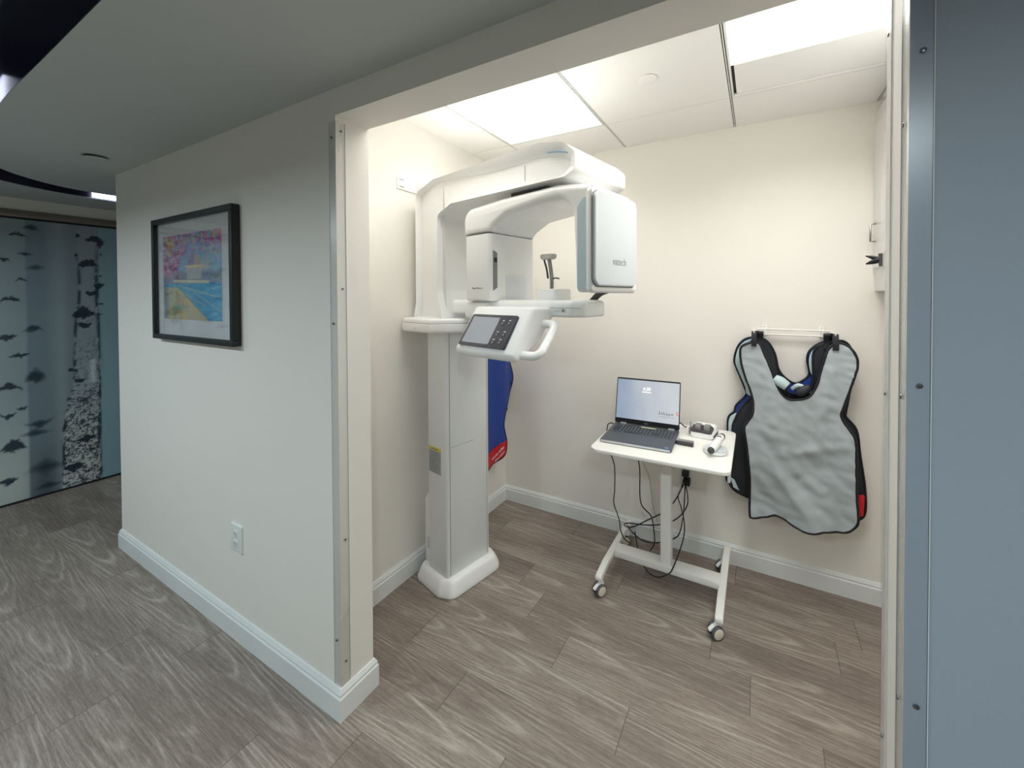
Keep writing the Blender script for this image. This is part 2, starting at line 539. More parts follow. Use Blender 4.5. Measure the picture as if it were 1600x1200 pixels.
# ------------------------------------------------------------------ setting: floor of vinyl planks
PW, PL = 0.1655, 0.912
PLANK_Y0 = 0.36
known = {0: -2.118, 1: -2.395, 2: -2.09, 3: -1.62, 4: -1.005, 5: -0.402, 6: -0.72, 7: -0.02, 8: -0.169, 9: -0.62, 10: 0.387, 11: -0.1}
def make_floor():
    me = bpy.data.meshes.new('floor')
    vs, fs, pu, pv, pr = [], [], [], [], []
    X0, X1, Y0, Y1 = -4.95, 1.65, -1.75, 3.2
    rnd = random.Random(3)
    k0 = int(math.floor((Y0-PLANK_Y0)/PW)); k1 = int(math.ceil((Y1-PLANK_Y0)/PW))
    for k in range(k0, k1):
        a, b = max(Y0, PLANK_Y0+k*PW), min(Y1, PLANK_Y0+(k+1)*PW)
        off = known.get(k, rnd.uniform(0, PL))
        i0 = int(math.floor((X0-off)/PL)); i1 = int(math.ceil((X1-off)/PL))
        for i in range(i0, i1):
            c, d = max(X0, off+i*PL), min(X1, off+(i+1)*PL)
            if d-c < 1e-4: continue
            n = len(vs)
            vs += [(c, a, 0), (d, a, 0), (d, b, 0), (c, b, 0)]
            fs.append((n, n+1, n+2, n+3))
            for (x, y) in ((c, a), (d, a), (d, b), (c, b)):
                pu.append(x-(off+i*PL)); pv.append(y-(PLANK_Y0+k*PW))
            pr += [rnd.random()]*4
    me.from_pydata(vs, [], fs)
    for nm, data in (('plank_u', pu), ('plank_v', pv), ('plank_id', pr)):
        at = me.attributes.new(nm, 'FLOAT', 'POINT')
        at.data.foreach_set('value', np.array(data, dtype=np.float32))
    m = bpy.data.materials.new('grey_oak_vinyl_planks')
    m.use_nodes = True
    nt = m.node_tree; L = nt.links.new; N = nt.nodes.new
    b = nt.nodes['Principled BSDF']
    def A(nm):
        a = N('ShaderNodeAttribute'); a.attribute_name = nm; return a.outputs['Fac']
    def MA(op, *ins):
        q = N('ShaderNodeMath'); q.operation = op
        for i, v in enumerate(ins):
            if isinstance(v, (int, float)): q.inputs[i].default_value = v
            else: L(v, q.inputs[i])
        return q.outputs[0]
    u, v, pid = A('plank_u'), A('plank_v'), A('plank_id')
    cx = N('ShaderNodeCombineXYZ')
    L(u, cx.inputs[0]); L(v, cx.inputs[1]); L(MA('MULTIPLY', pid, 37.0), cx.inputs[2])
    def MAP(sx, sy):
        q = N('ShaderNodeMapping'); q.inputs['Scale'].default_value = (sx, sy, 1); L(cx.outputs[0], q.inputs['Vector']); return q.outputs[0]
    # slow warp shared by the ring lines
    w = N('ShaderNodeTexNoise'); w.inputs['Scale'].default_value = 1.0; w.inputs['Detail'].default_value = 2; L(MAP(1.3, 3.2), w.inputs['Vector'])
    # cathedral rings: a cone of growth rings cut by the plank face
    vv = MA('SUBTRACT', v, MA('MULTIPLY_ADD', pid, 0.10, 0.03))
    ring = MA('ADD', MA('MULTIPLY', MA('MULTIPLY', vv, vv), 380.0), MA('MULTIPLY', u, 2.4))
    ring = MA('ADD', ring, MA('MULTIPLY', w.outputs['Fac'], 3.4))
    wave = MA('SINE', MA('MULTIPLY', ring, 8.5))
    wave = MA('POWER', MA('MULTIPLY_ADD', wave, 0.5, 0.5), 4.5)
    # fine straight grain
    g = N('ShaderNodeTexNoise'); g.inputs['Scale'].default_value = 1.0; g.inputs['Detail'].default_value = 5; g.inputs['Roughness'].default_value = 0.6; L(MAP(7.0, 150.0), g.inputs['Vector'])
    g2 = N('ShaderNodeTexNoise'); g2.inputs['Scale'].default_value = 1.0; g2.inputs['Detail'].default_value = 3; L(MAP(1.6, 9.0), g2.inputs['Vector'])
    g3 = N('ShaderNodeTexNoise'); g3.inputs['Scale'].default_value = 1.0; g3.inputs['Detail'].default_value = 2; L(MAP(45.0, 300.0), g3.inputs['Vector'])
    mask = N('ShaderNodeMapRange'); mask.inputs['From Min'].default_value = 0.42; mask.inputs['From Max'].default_value = 0.62; L(g2.outputs['Fac'], mask.inputs['Value'])
    val = MA('MULTIPLY', wave, MA('MULTIPLY_ADD', mask.outputs[0], 0.30, 0.06))
    val = MA('ADD', val, MA('MULTIPLY_ADD', g.outputs['Fac'], 1.15, -0.55))
    val = MA('ADD', val, MA('MULTIPLY_ADD', g2.outputs['Fac'], 0.6, -0.30))
    val = MA('ADD', val, MA('MULTIPLY_ADD', g3.outputs['Fac'], 0.5, -0.24))
    val = MA('ADD', val, MA('MULTIPLY_ADD', pid, 0.20, 0.30))
    cr = N('ShaderNodeValToRGB')
    e = cr.color_ramp.elements
    e[0].position = 0.0; e[0].color = (*lin((100, 90, 83)), 1)
    e[1].position = 1.0; e[1].color = (*lin((174, 165, 155)), 1)
    x = e.new(0.45); x.color = (*lin((134, 123, 114)), 1)
    L(val, cr.inputs['Fac'])
    # thin dark joints
    du = MA('MINIMUM', u, MA('SUBTRACT', PL, u)); dv = MA('MINIMUM', v, MA('SUBTRACT', PW, v))
    ju = MA('LESS_THAN', du, 0.0016); jv = MA('LESS_THAN', dv, 0.0009)
    j = MA('MAXIMUM', ju, MA('MULTIPLY', jv, 0.5))
    mx = N('ShaderNodeMix'); mx.data_type = 'RGBA'
    L(MA('MULTIPLY', j, 0.6), mx.inputs['Factor']); L(cr.outputs['Color'], mx.inputs['A']); mx.inputs['B'].default_value = (*lin((70, 62, 55)), 1)
    L(mx.outputs['Result'], b.inputs['Base Color'])
    b.inputs['Roughness'].default_value = 0.5
    b.inputs['Specular IOR Level'].default_value = 0.3
    bp = N('ShaderNodeBump'); bp.inputs['Strength'].default_value = 0.15; bp.inputs['Distance'].default_value = 0.001
    L(val, bp.inputs['Height']); L(bp.outputs['Normal'], b.inputs['Normal'])
    me.materials.append(m)
    o = bpy.data.objects.new('floor', me)
    COL.objects.link(o)
    o['kind'] = 'structure'
make_floor()

# ------------------------------------------------------------------ setting: walls
def wall(name, *b, m='cream'):
    bm = BM(); box(bm, *b)
    return struct(name, bm, M[m], smooth=0)
CX1, CYB = 1.55, -1.65
wall('wall_front', XE, XJ, YO, YO+TW, 0, 2.6)
wall('wall_header', XJ, XR, YO, YO+TW, ZH, 2.6)
bm = BM(); box(bm, XR, CX1, YO, YO+TW, 0, 2.6)
for f in bm.faces:
    if f.calc_center_median().y < YO+1e-4: f.material_index = 1
struct('wall_front_right', bm, [M['cream'], M['blue']], smooth=0)
wall('wall_left', XL-0.1, XL, YO+TW, YB+0.1, 0, 2.6)
wall('wall_back', XL, XW, YB, YB+0.1, 0, 2.6)
wall('wall_right', XW, XW+0.1, YO+TW, YB+0.1, 0, 2.6)
wall('wall_hall_side', XE, XE+0.1, YO+TW, 3.15, 0, 2.6)
wall('wall_hall_far', XM-0.15, XE, 3.05, 3.15, 0, 2.6)
wall('wall_corridor_back', XM-0.15, CX1, CYB-0.1, CYB, 0, 2.6, m='taupe')
wall('wall_corridor_right', CX1, CX1+0.1, CYB-0.1, YO+TW, 0, 2.6, m='taupe')
# the wall that holds the glass mural: strip above the glass
wall('wall_corridor_left', XM-0.15, XM-0.012, CYB, 3.05, 0, 2.6)
wall('wall_above_mural', XM-0.012, XM+0.004, CYB, 3.05, 2.102, ZC)

# corridor ceiling with a curved trough
near = [(1.2, 0.34), (0.2, 0.34), (-1.0, 0.34), (-1.8, 0.34), (-2.45, 0.34), (-3.0, 0.355), (-3.4, 0.405), (-3.69, 0.505), (-3.89, 0.665), (-3.99, 0.84), (-4.0, 1.03), (-3.97, 1.3), (-3.9, 1.8)]
far = [(1.2, -0.06), (0.2, -0.06), (-1.0, -0.06), (-1.8, -0.06), (-2.45, -0.06), (-3.0, -0.04), (-3.5, 0.06), (-3.85, 0.27), (-4.08, 0.56), (-4.205, 0.79), (-4.235, 1.08), (-4.22, 1.35), (-4.15, 1.8)]
near = [(p.x, p.y) for p in smooth_path([(a, b, 0) for a, b in near], 5)]
far = [(p.x, p.y) for p in smooth_path([(a, b, 0) for a, b in far], 5)]
hole = near+far[::-1]
outer = [(XM-0.1, CYB-0.1), (CX1+0.1, CYB-0.1), (CX1+0.1, YO+0.02), (XE+0.02, YO+0.02), (XE+0.02, 3.15), (XM-0.1, 3.15)]
bm = BM()
pts = [Vector((x, y, ZC)) for x, y in outer+hole]
vs = [bm.verts.new(p) for p in pts]
for tri in tessellate_polygon([pts[:len(outer)], pts[len(outer):]]):
    try: bm.faces.new([vs[i] for i in tri])
    except ValueError: pass
ex = bmesh.ops.extrude_face_region(bm, geom=bm.faces[:])
for v in ex['geom']:
    if isinstance(v, bmesh.types.BMVert): v.co.z += 0.004
struct('ceiling_corridor', bm, M['ceiling'], smooth=0)
# trough: navy sides and top, open downwards
bm = BM()
lo = [bm.verts.new((x, y, ZC+0.003)) for x, y in hole]
hi = [bm.verts.new((x, y, ZC+0.34)) for x, y in hole]
nh = len(hole)
for i in range(nh):
    bm.faces.new((lo[i], lo[(i+1) % nh], hi[(i+1) % nh], hi[i]))
n1 = len(near)
for i in range(n1-1):
    bm.faces.new((hi[i], hi[i+1], hi[nh-2-i], hi[nh-1-i]))
struct('ceiling_trough', bm, M['navy'], smooth=30)

# room ceiling: tiles, grid, panels
bm = BM(); box(bm, XL-0.1, XW+0.1, YO+TW, YB+0.1, ZR+0.012, ZR+0.06)
struct('ceiling', bm, M['groove'], smooth=0)
xs = [XL, G2-2*TILE, G2-TILE, G2, G2+TILE, XW]
ys = [YO+TW, GY-TILE, GY, YB]
panel1 = (1, 1)
panel2 = (3, 1)
g = 0.006
bm = BM()
for i in range(5):
    for j in range(3):
        if (i in (1, 3)) and j < 2: continue
        box(bm, xs[i]+(g if i else 0), xs[i+1]-(g if i < 4 else 0), ys[j]+g*0.6, ys[j+1]-(g*0.35 if j < 2 else 0), ZR-(0.0 if i != 3 else 0.002), ZR+0.01)
struct('ceiling_tiles', bm, M['tile'], smooth=0)
bm = BM()
for x in xs[1:-1]:
    box(bm, x-0.0022, x+0.0022, ys[0], YB, ZR-0.001, ZR+0.01)
struct('ceiling_grid', bm, M['tbar'], smooth=0)

t = thing('ceiling_light', 'lit square ceiling panel above the white x-ray machine', 'ceiling light', ((xs[1]+xs[2])/2, GY-TILE, ZR), 0, 'lit ceiling panels')
bm = BM(); box(bm, xs[1]+0.016, xs[2]-0.014, GY-2*TILE+0.2, GY-0.012, ZR+0.001, ZR+0.008)
obj('diffuser', bm, M['panel'], t)
bm = BM()
for b in ((xs[1]+g, xs[1]+0.016, GY-2*TILE+0.2, GY-0.003), (xs[2]-0.014, xs[2]-g, GY-2*TILE+0.2, GY-0.003), (xs[1]+0.016, xs[2]-0.014, GY-0.012, GY-0.003), (xs[1]+0.016, xs[2]-0.014, GY-2*TILE+0.19, GY-2*TILE+0.2)):
    box(bm, *b, ZR-0.001, ZR+0.01)
obj('frame', bm, M['tbar'], t)
t = thing('ceiling_light', 'lit ceiling panel with white end plate near the right jamb', 'ceiling light', ((xs[3]+xs[4])/2, GY-TILE, ZR), 0, 'lit ceiling panels')
bm = BM(); box(bm, xs[3]+0.014, xs[4]-0.014, GY-2*TILE+0.2, 1.722, ZR-0.001, ZR+0.008)
obj('diffuser', bm, M['panel'], t)
bm = BM(); box(bm, xs[3]+0.026, xs[4]-0.014, 1.722, GY-0.028, ZR-0.002, ZR+0.008)
obj('end_plate', bm, M['tile'], t)
bm = BM()
box(bm, xs[3]+g, xs[3]+0.014, GY-2*TILE+0.2, GY-0.003, ZR-0.002, ZR+0.01)
box(bm, xs[4]-0.014, xs[4]-g, GY-2*TILE+0.2, GY-0.003, ZR-0.002, ZR+0.01)
box(bm, xs[3]+0.014, xs[4]-0.014, GY-0.022, GY-0.003, ZR-0.006, ZR+0.01, bevel=0.003)
obj('frame', bm, M['white'], t)

# concealed sprinkler covers
def disc_cover(name, label, cx, cy, z, r, gap, tilt=0.0):
    t = thing(name, label, 'sprinkler cover', (cx, cy, z), 0)
    bm = BM(); lathe(bm, [(r, 0), (r, -0.003), (r-0.003, -0.005), (0, -0.0055)], 40, Matrix.Translation((cx, cy, z-gap)) @ Matrix.Rotation(tilt, 4, 'X'))
    obj('cover_plate', bm, M['ceiling'] if z < 2.3 else M['tile'], t)
    bm = BM(); lathe(bm, [(r*0.9, 0.0), (r*0.9, -gap)], 32, Matrix.Translation((cx, cy, z)))
    obj('shadow_gap', bm, M['groove'] if z < 2.3 else M['label'], t)
disc_cover('sprinkler_cover', 'round white sprinkler cover on the tile between the lit panels', -0.415, 1.66, ZR, 0.038, 0.003)
disc_cover('sprinkler_cover', 'round sprinkler cover on the grey corridor ceiling', -2.965, 0.69, ZC, 0.045, 0.009, 0.05)

# corridor downlights (the lamps themselves stand at the top of the script)
for x, y, k_ in DOWNLIGHTS:
    t = thing('downlight', 'round recessed downlight in the corridor ceiling behind the viewer', 'ceiling light', (x, y, ZC), 0, 'corridor downlights')
    bm = BM(); lathe(bm, [(0.095, 0), (0.095, -0.004), (0.075, -0.006), (0.075, 0)], 28, Matrix.Translation((x, y, ZC)))
    obj('trim_ring', bm, M['white'], t)
    bm = BM(); lathe(bm, [(0.074, 0), (0.074, -0.002), (0, -0.002)], 28, Matrix.Translation((x, y, ZC)))
    obj('lens', bm, M['lens'], t)

# cove light strips inside the trough
def strip(path, z0, z1, off, label):
    bm = BM()
    P = [Vector((a, b, 0)) for a, b in path]
    rings = []
    for i, p in enumerate(P):
        d = (P[min(i+1, len(P)-1)]-P[max(i-1, 0)]).normalized()
        nrm = Vector((-d.y, d.x, 0))*off
        rings.append([bm.verts.new((p.x+q.x, p.y+q.y, z)) for q, z in ((nrm*0.2, z0), (nrm, z0), (nrm, z1), (nrm*0.2, z1))])
    for a, b in zip(rings, rings[1:]):
        for j in range(4): bm.faces.new((a[j], a[(j+1) % 4], b[(j+1) % 4], b[j]))
    bm.faces.new(rings[0]); bm.faces.new(rings[-1])
    o = obj('cove_light', bm, M['cove'])
    tag(o, label, 'cove light')
strip([(-2.42+0.0*i-0.12*i, 0.336) for i in range(6)], ZC+0.010, ZC+0.095, 0.018, 'glowing light strip inside the dark ceiling trough at the upper left')
fp = [p for p in far if p[1] > 0.93 and p[0] < -4 and p[1] < 1.7]
strip([(a+0.004, b) for a, b in fp], ZC+0.006, ZC+0.075, -0.018, 'glowing light strip in the curved trough above the birch mural')

# baseboards with a moulded top
def base_profile():
    return [(0, 0), (DB, 0), (DB, HB*0.74), (DB*0.72, HB*0.79), (DB*0.8, HB*0.86), (DB*0.55, HB*0.93), (DB*0.3, HB), (0, HB)]
def baseboard(name, path):
    """path: plan polyline, the board stands to the right-hand side of the walking direction"""
    bm = BM()
    pr = base_profile(); P = [Vector(p) for p in path]
    rings = []
    for i, p in enumerate(P):
        ns = []
        if i > 0: d = (P[i]-P[i-1]).normalized(); ns.append(Vector((d.y, -d.x)))
        if i < len(P)-1: d = (P[i+1]-P[i]).normalized(); ns.append(Vector((d.y, -d.x)))
        nrm = ns[0] if len(ns) == 1 else (ns[0]+ns[1])/(1+ns[0].dot(ns[1]))
        rings.append([bm.verts.new((p.x+nrm.x*a, p.y+nrm.y*a, b)) for a, b in pr])
    for a, b in zip(rings, rings[1:]):
        for j in range(len(pr)):
            bm.faces.new((a[j], a[(j+1) % len(pr)], b[(j+1) % len(pr)], b[j]))
    bm.faces.new(rings[0]); bm.faces.new(rings[-1])
    struct(name, bm, M['trimwhite'], smooth=25)
baseboard('baseboard_front', [(XE, YO+0.5), (XE, YO), (XJ, YO), (XJ, YO+TW), (XL+0.02, YO+TW)])
baseboard('baseboard_left', [(XL, YO+TW+0.015), (XL, YB), (XW, YB)])

# clear plastic corner guards with screws
def guard(name, x, y, sx, sy, z0, z1, leg, screws):
    """angle of clear plastic round the corner (x, y); sx, sy point from the corner along the two wall faces"""
    e, o_ = 0.0022, 0.0005
    def leg_x(bm, a, b, z0, z1): box(bm, min(x+sx*a, x+sx*b), max(x+sx*a, x+sx*b), min(y-sy*o_, y-sy*(e+o_)), max(y-sy*o_, y-sy*(e+o_)), z0, z1)
    def leg_y(bm, a, b, z0, z1): box(bm, min(x-sx*o_, x-sx*(e+o_)), max(x-sx*o_, x-sx*(e+o_)), min(y+sy*a, y+sy*b), max(y+sy*a, y+sy*b), z0, z1)
    bm = BM()
    leg_x(bm, -e-o_, leg, z0, z1); leg_y(bm, 0, leg, z0, z1)
    o = struct(name, bm, M['clear'], smooth=0)
    bm = BM(); leg_x(bm, leg, leg+0.0012, z0, z1); obj('edge', bm, M['edge'], o)  # bright strip at each leg end, edge highlight put into its colour
    bm = BM(); leg_y(bm, leg, leg+0.0012, z0, z1); obj('edge', bm, M['edge'], o)
    for (side, z) in screws:
        b2 = BM()
        m = basis((x+sx*leg*0.55, y-sy*(e+o_), z), (1, 0, 0), (0, 0, 1)) if side == 'f' else basis((x-sx*(e+o_), y+sy*leg*0.55, z), (0, sx, 0) if True else 0, (0, 0, 1))
        if side == 'f' and sy < 0: m = basis((x+sx*leg*0.55, y-sy*(e+o_), z), (-1, 0, 0), (0, 0, 1))
        if side == 's': m = basis((x-sx*(e+o_), y+sy*leg*0.55, z), (0, -sx, 0), (0, 0, 1))
        lathe(b2, [(0.0042, 0), (0.0036, 0.0016), (0, 0.0024)], 12, m)
        obj('screw', b2, M['screw'], o)
guard('trim_1', XJ, YO, -1, 1, HB+0.005, 2.075, 0.034, [('f', 2.02), ('s', 2.045), ('s', 1.5), ('f', 1.38), ('s', 0.62), ('f', 0.27), ('s', 0.19)])
guard('trim_2', XR, YO, 1, 1, 0.02, 2.16, 0.03, [('f', 1.87), ('f', 1.324), ('f', 0.79), ('s', 1.76), ('s', 1.30), ('s', 0.78)])
guard('trim_3', XR, YO+TW, 1, -1, 0.02, 2.085, 0.036, [('s', 1.965), ('s', 1.285), ('s', 0.62)])

# ------------------------------------------------------------------ glass mural of birch trunks
def mural_image(nx, ny, y0, w, h):
    Y, Z = np.meshgrid(np.linspace(y0, y0+w, nx+1), np.linspace(0, h, ny+1))
    img = np.zeros(Y.shape+(3,))
    base = np.array([114, 128, 135.])
    img[:] = base
    img *= (0.92+0.16*sstep(0.2, 2.0, Z))[..., None]
    def blend(mask, c):
        nonlocal img
        img = img*(1-mask[..., None])+np.array(c, float)*mask[..., None]
    for k in range(-3, 4):
        o = k*0.92                                   # the print repeats along the corridor
        # pale out-of-focus trunk
        m = sstep(0.30+o, 0.36+o, Y)*(1-sstep(0.735+o, 0.75+o, Y))
        blend(m*0.9, (132, 146, 151)); blend(m*0.75*(1-sstep(0.1, 0.9, Z)), (178, 186, 180))
        # second, dim trunk
        m = sstep(0.74+o, 0.752+o, Y)*(1-sstep(0.81+o, 0.86+o, Y))
        blend(m*0.6, (104, 122, 132))
        m = np.exp(-((Y-0.90-o)/0.035)**2)
        blend(m*0.4, (150, 164, 168))
        blend(sstep(0.5, 0.0, Z)*np.exp(-((Y-0.81-o)/0.06)**2)*0.75, (64, 72, 78))
        # main trunk in focus, widening towards the ground
        left = 0.99-0.10*sstep(1.5, 0.0, Z)+0.008*np.sin(Z*9)
        right = 1.095-0.008*np.sin(Z*5)
        m = sstep(left-0.004+o, left+0.006+o, Y)*(1-sstep(right-0.006+o, right+0.004+o, Y))
        blend(m*0.85, (134, 146, 152))
        m2 = m*sstep(1.0, 0.2, Z)
        blend(m2*0.75, (190, 192, 188))
        n = fbm((Y-o)*60, Z*30, 5, 5)
        lines = 1-sstep(0.012, 0.05, np.abs(n-0.5))
        amt = 0.30+0.60*sstep(1.25, 0.5, Z)
        blend(m*lines*amt*sstep(0.46, 0.60, fbm((Y-o)*16, Z*10, 15)+0.16*sstep(1.2, 0.3, Z)), (36, 46, 52))
        n = fbm((Y-o)*30, Z*75, 9, 5)
        lines = 1-sstep(0.014, 0.06, np.abs(n-0.52))
        blend(m*lines*0.85*sstep(1.05, 0.55, Z), (34, 42, 46))
        patch = m*sstep(0.60, 0.70, fbm((Y-o)*40, Z*46, 19, 4))*sstep(1.1, 0.4, Z)
        blend(patch*0.8, (38, 46, 50))
        rag = np.exp(-((Y-left-o)/0.008)**2)*sstep(0.45, 0.6, fbm((Y-o)*60, Z*22, 3))+np.exp(-((Y-right-o)/0.012)**2)*sstep(0.42, 0.56, fbm((Y-o)*60, Z*16, 4))
        blend(np.clip(rag, 0, 1)*0.85*sstep(2.0, 1.5, Z), (24, 40, 48))
        # teal band right of the trunk: corridor reflection put into the print's colour
        m = sstep(1.098+o, 1.104+o, Y)*(1-sstep(1.20+o, 1.24+o, Y))
        blend(m*0.75, (130, 164, 172))
        bt = sstep(0.77, 0.74, np.abs(Z-0.88)+0.66)*sstep(0.03, 0.0, np.abs(Y-1.06-o))
        blend(bt*0.8, (190, 200, 200))
        # bark scars: (y, z, half-width, half-height, droop, softness)
        for (cy, cz, a, b, dr, so) in [(0.711, 1.935, .045, .012, .030, .12), (0.645, 1.742, .035, .012, .02, .12), (0.724, 1.605, .028, .011, .006, .12), (0.679, 1.463, .05, .013, .02, .12),
                (0.655, 1.18, .045, .02, -.02, .15), (0.706, 1.045, .045, .016, -.012, .15), (0.664, .835, .055, .022, .03, .15), (0.714, .667, .022, .012, -.01, .2), (0.654, .63, .04, .014, -.02, .15),
                (0.675, .41, .055, .042, .03, .15), (0.645, .155, .045, .02, -.02, .2), (0.773, 1.985, .032, .02, 0, .5), (0.743, 1.795, .026, .014, 0, .45), (0.788, 1.695, .03, .016, 0, .7), (0.772, 1.245, .036, .02, .01, .4),
                (0.778, .888, .042, .045, .012, .3), (0.79, .53, .05, .022, -.02, .5), (0.775, .47, .05, .02, 0, .6), (0.82, .2, .06, .04, 0, .6), (0.83, .06, .045, .02, 0, .6),
                (1.085, 1.935, .055, .022, .02, .08), (1.11, 1.90, .02, .028, 0, .1), (0.993, 1.956, .014, .010, 0, .1), (0.985, 1.80, .010, .012, 0, .1), (1.045, 1.745, .055, .024, .03, .08), (1.02, 1.72, .03, .014, 0, .1),
                (1.10, 1.555, .03, .024, -.02, .1), (1.06, 1.50, .035, .014, -.03, .1), (1.017, 1.345, .06, .040, .02, .06), (1.02, 1.25, .04, .022, -.02, .08), (1.11, 1.417, .012, .008, 0, .1), (1.108, 1.334, .012, .008, 0, .1),
                (1.112, 1.82, .006, .006, 0, .1), (1.108, 1.64, .008, .008, 0, .1), (0.99, .82, .03, .02, 0, .1), (0.96, .90, .03, .01, 0, .1), (0.95, .15, .05, .03, 0, .1), (1.02, .35, .05, .03, 0, .1)]:
            dy = (Y-cy-o); wob = (fbm(Y*60, Z*60, 11)-0.5)*0.040*(1-so)+(fbm(Y*18+cz*7, Z*18, 13)-0.5)*0.03
            q = np.clip(np.abs(dy/a), 0, 1.5)
            dz = Z-cz+(dr*0.8+0.004)*q**2+wob
            d = np.sqrt((dy/a)**2+(dz/(b*(1.1-0.55*np.clip(q, 0, 1))))**2)
            blend((1-sstep(1-so*1.6, 1+so*1.6, d))*(0.92-0.3*so), (22, 38, 48))
    img *= (1.14+0.06*fbm(Y*6, Z*6, 21))[..., None]
    return img
t = thing('birch_mural', 'floor to ceiling glass panel printed with black and white birch trunks', 'mural', (XM, 0.7, 0))
MW0, MW, MH = CYB, 3.05-CYB, 2.04
m_print = mat_attr('birch_print_on_glass', 'print', 0.25, 0.5, 0.3)
NX, NY = 780, 300
img = mural_image(NX, NY, MW0, MW, MH)
picture_grid('glass_print', (XM+0.006, MW0, 0.012), (0, 1, 0), (0, 0, 1), MW, MH-0.012, NX, NY, img, m_print, t)
bm = BM(); box(bm, XM-0.010, XM+0.0045, CYB, 3.05, 0.006, MH)
obj('glass_panel', bm, M['bluegrey'], t)
bm = BM(); box(bm, XM-0.012, XM+0.016, CYB, 3.05, MH+0.010, 2.102, bevel=0.002)
obj('header_rail', bm, M['header'], t)
bm = BM(); box(bm, XM-0.012, XM+0.010, CYB, 3.05, MH-0.004, MH+0.010)
obj('top_gasket', bm, M['black'], t)
bm = BM(); box(bm, XM-0.012, XM+0.018, CYB, 3.05, 0, 0.012)
obj('floor_track', bm, M['black'], t)

# ------------------------------------------------------------------ framed painting
def painting(nx, ny):
    S, T = np.meshgrid(np.linspace(0, 1, nx+1), np.linspace(0, 1, ny+1))     # T up
    img = np.zeros(S.shape+(3,)); img[:] = (128, 186, 214)
    def blend(m, c):
        nonlocal img
        img = img*(1-m[..., None])+np.array(c, float)*m[..., None]
    n1 = fbm(S*7, T*7, 41); n2 = fbm(S*22, T*18, 43); n3 = fbm(S*45, T*40, 47)
    blend(sstep(0.45, 0.7, n1)*0.5, (170, 200, 214))
    # warm glow right of the dome
    blend(np.exp(-((S-0.76)/0.10)**2-((T-0.62)/0.10)**2)*0.6, (236, 210, 176))
    # far bank and trees
    blend(sstep(0.40, 0.44, T)*(1-sstep(0.54, 0.60, T+0.08*(n1-0.5))), (142, 150, 172))
    blend(sstep(0.42, 0.46, T)*(1-sstep(0.5, 0.56, T))*sstep(0.5, 0.6, n2), (96, 120, 120))
    # domed pavilion
    dome = (((S-0.56)/0.12)**2+((T-0.62)/0.145)**2 < 1) & (T > 0.62)
    blend(dome*0.95, (150, 132, 168)); blend((dome & (S > 0.565))*0.55, (222, 200, 170))
    body = (np.abs(S-0.56) < 0.125) & (T > 0.47) & (T <= 0.63)
    blend(body*0.9, (206, 194, 180)); blend((body & (np.sin(S*210) > 0.25) & (T < 0.59))*0.75, (150, 172, 196))
    blend(((np.abs(S-0.56) < 0.15) & (np.abs(T-0.615) < 0.014))*0.9, (236, 214, 150))
    blend(((np.abs(S-0.50) < 0.31) & (np.abs(T-0.445+0.04*(S-0.5)) < 0.016))*0.85, (236, 224, 186))
    # water
    wat = 1-sstep(0.40, 0.43, T)
    blend(wat, (66, 160, 198)); blend(wat*sstep(0.48, 0.66, fbm(S*9, T*40, 51))*0.6, (142, 204, 214)); blend(wat*sstep(0.52, 0.7, fbm(S*12, T*50, 57))*0.6, (38, 120, 172))
    # path along the lower left, with kerb lines
    edge = 0.40-1.0*(T-0.0)*0.55
    edge = 0.80-1.38*T
    pth = (1-sstep(edge-0.015, edge+0.015, S))*(1-sstep(0.36, 0.40, T))
    blend(pth, (186, 184, 160)); blend(pth*sstep(0.45, 0.6, n2), (206, 190, 130)); blend(pth*sstep(0.55, 0.7, n1), (150, 170, 150)); blend(pth*sstep(0.58, 0.68, n3)*0.6, (202, 140, 130))
    blend(np.exp(-((S-edge)/0.012)**2)*(T < 0.38)*0.7, (110, 128, 150))
    for a, b, c, d in ((0.28, 0.40, 1.0, 0.25), (0.55, 0.32, 1.0, 0.10), (0.30, 0.34, 0.75, 0.16)):
        l = np.abs((T-b)-(S-a)*(d-b)/(c-a)); m = np.exp(-(l/0.008)**2)*(S > a)*(S < c)
        blend(m*0.8, (206, 196, 170))
    blend((1-sstep(0.06, 0.12, S))*(T < 0.5)*0.55, (104, 124, 150))
    # blossom: drooping from the top and left
    dens = sstep(0.55, 0.95, T+0.30*(n1-0.5))*(0.55+0.6*np.abs(S-0.62)*1.6)+(1-sstep(0.10, 0.42, S+0.2*(n1-0.5)))*sstep(0.42, 0.62, T)
    dens = np.clip(dens, 0, 1)
    blend(dens*sstep(0.40, 0.52, n2)*0.95, (214, 142, 176)); blend(dens*sstep(0.52, 0.62, n3)*0.85, (240, 196, 212)); blend(dens*sstep(0.56, 0.64, fbm(S*30, T*30, 61))*0.8, (168, 70, 116)); blend(dens*sstep(0.60, 0.68, fbm(S*16, T*20, 67))*0.7, (232, 210, 120)); blend(dens*sstep(0.60, 0.66, fbm(S*40, T*34, 71))*0.7, (120, 96, 130))
    lum = img.mean(axis=2, keepdims=True)
    return np.clip((lum+(img-lum)*1.25)*1.12, 0, 255)
PX0, PX1, PZ0, PZ1 = -2.722, -1.918, 1.266, 1.860
t = thing('framed_painting', 'black framed painting of pink blossom and blue water on the corridor wall', 'picture', ((PX0+PX1)/2, YO, PZ0))
fw, fd = 0.025, 0.034
bm = BM()
for b in ((PX0, PX1, PZ0, PZ0+fw), (PX0, PX1, PZ1-fw, PZ1), (PX0, PX0+fw, PZ0+fw, PZ1-fw), (PX1-fw, PX1, PZ0+fw, PZ1-fw)):
    box(bm, b[0], b[1], YO-fd, YO-0.004, b[2], b[3], bevel=0.002)
obj('frame', bm, M['frameblack'], t)
bm = BM(); box(bm, PX0+0.02, PX1-0.02, YO-0.016, YO-0.006, PZ0+0.02, PZ1-0.02)
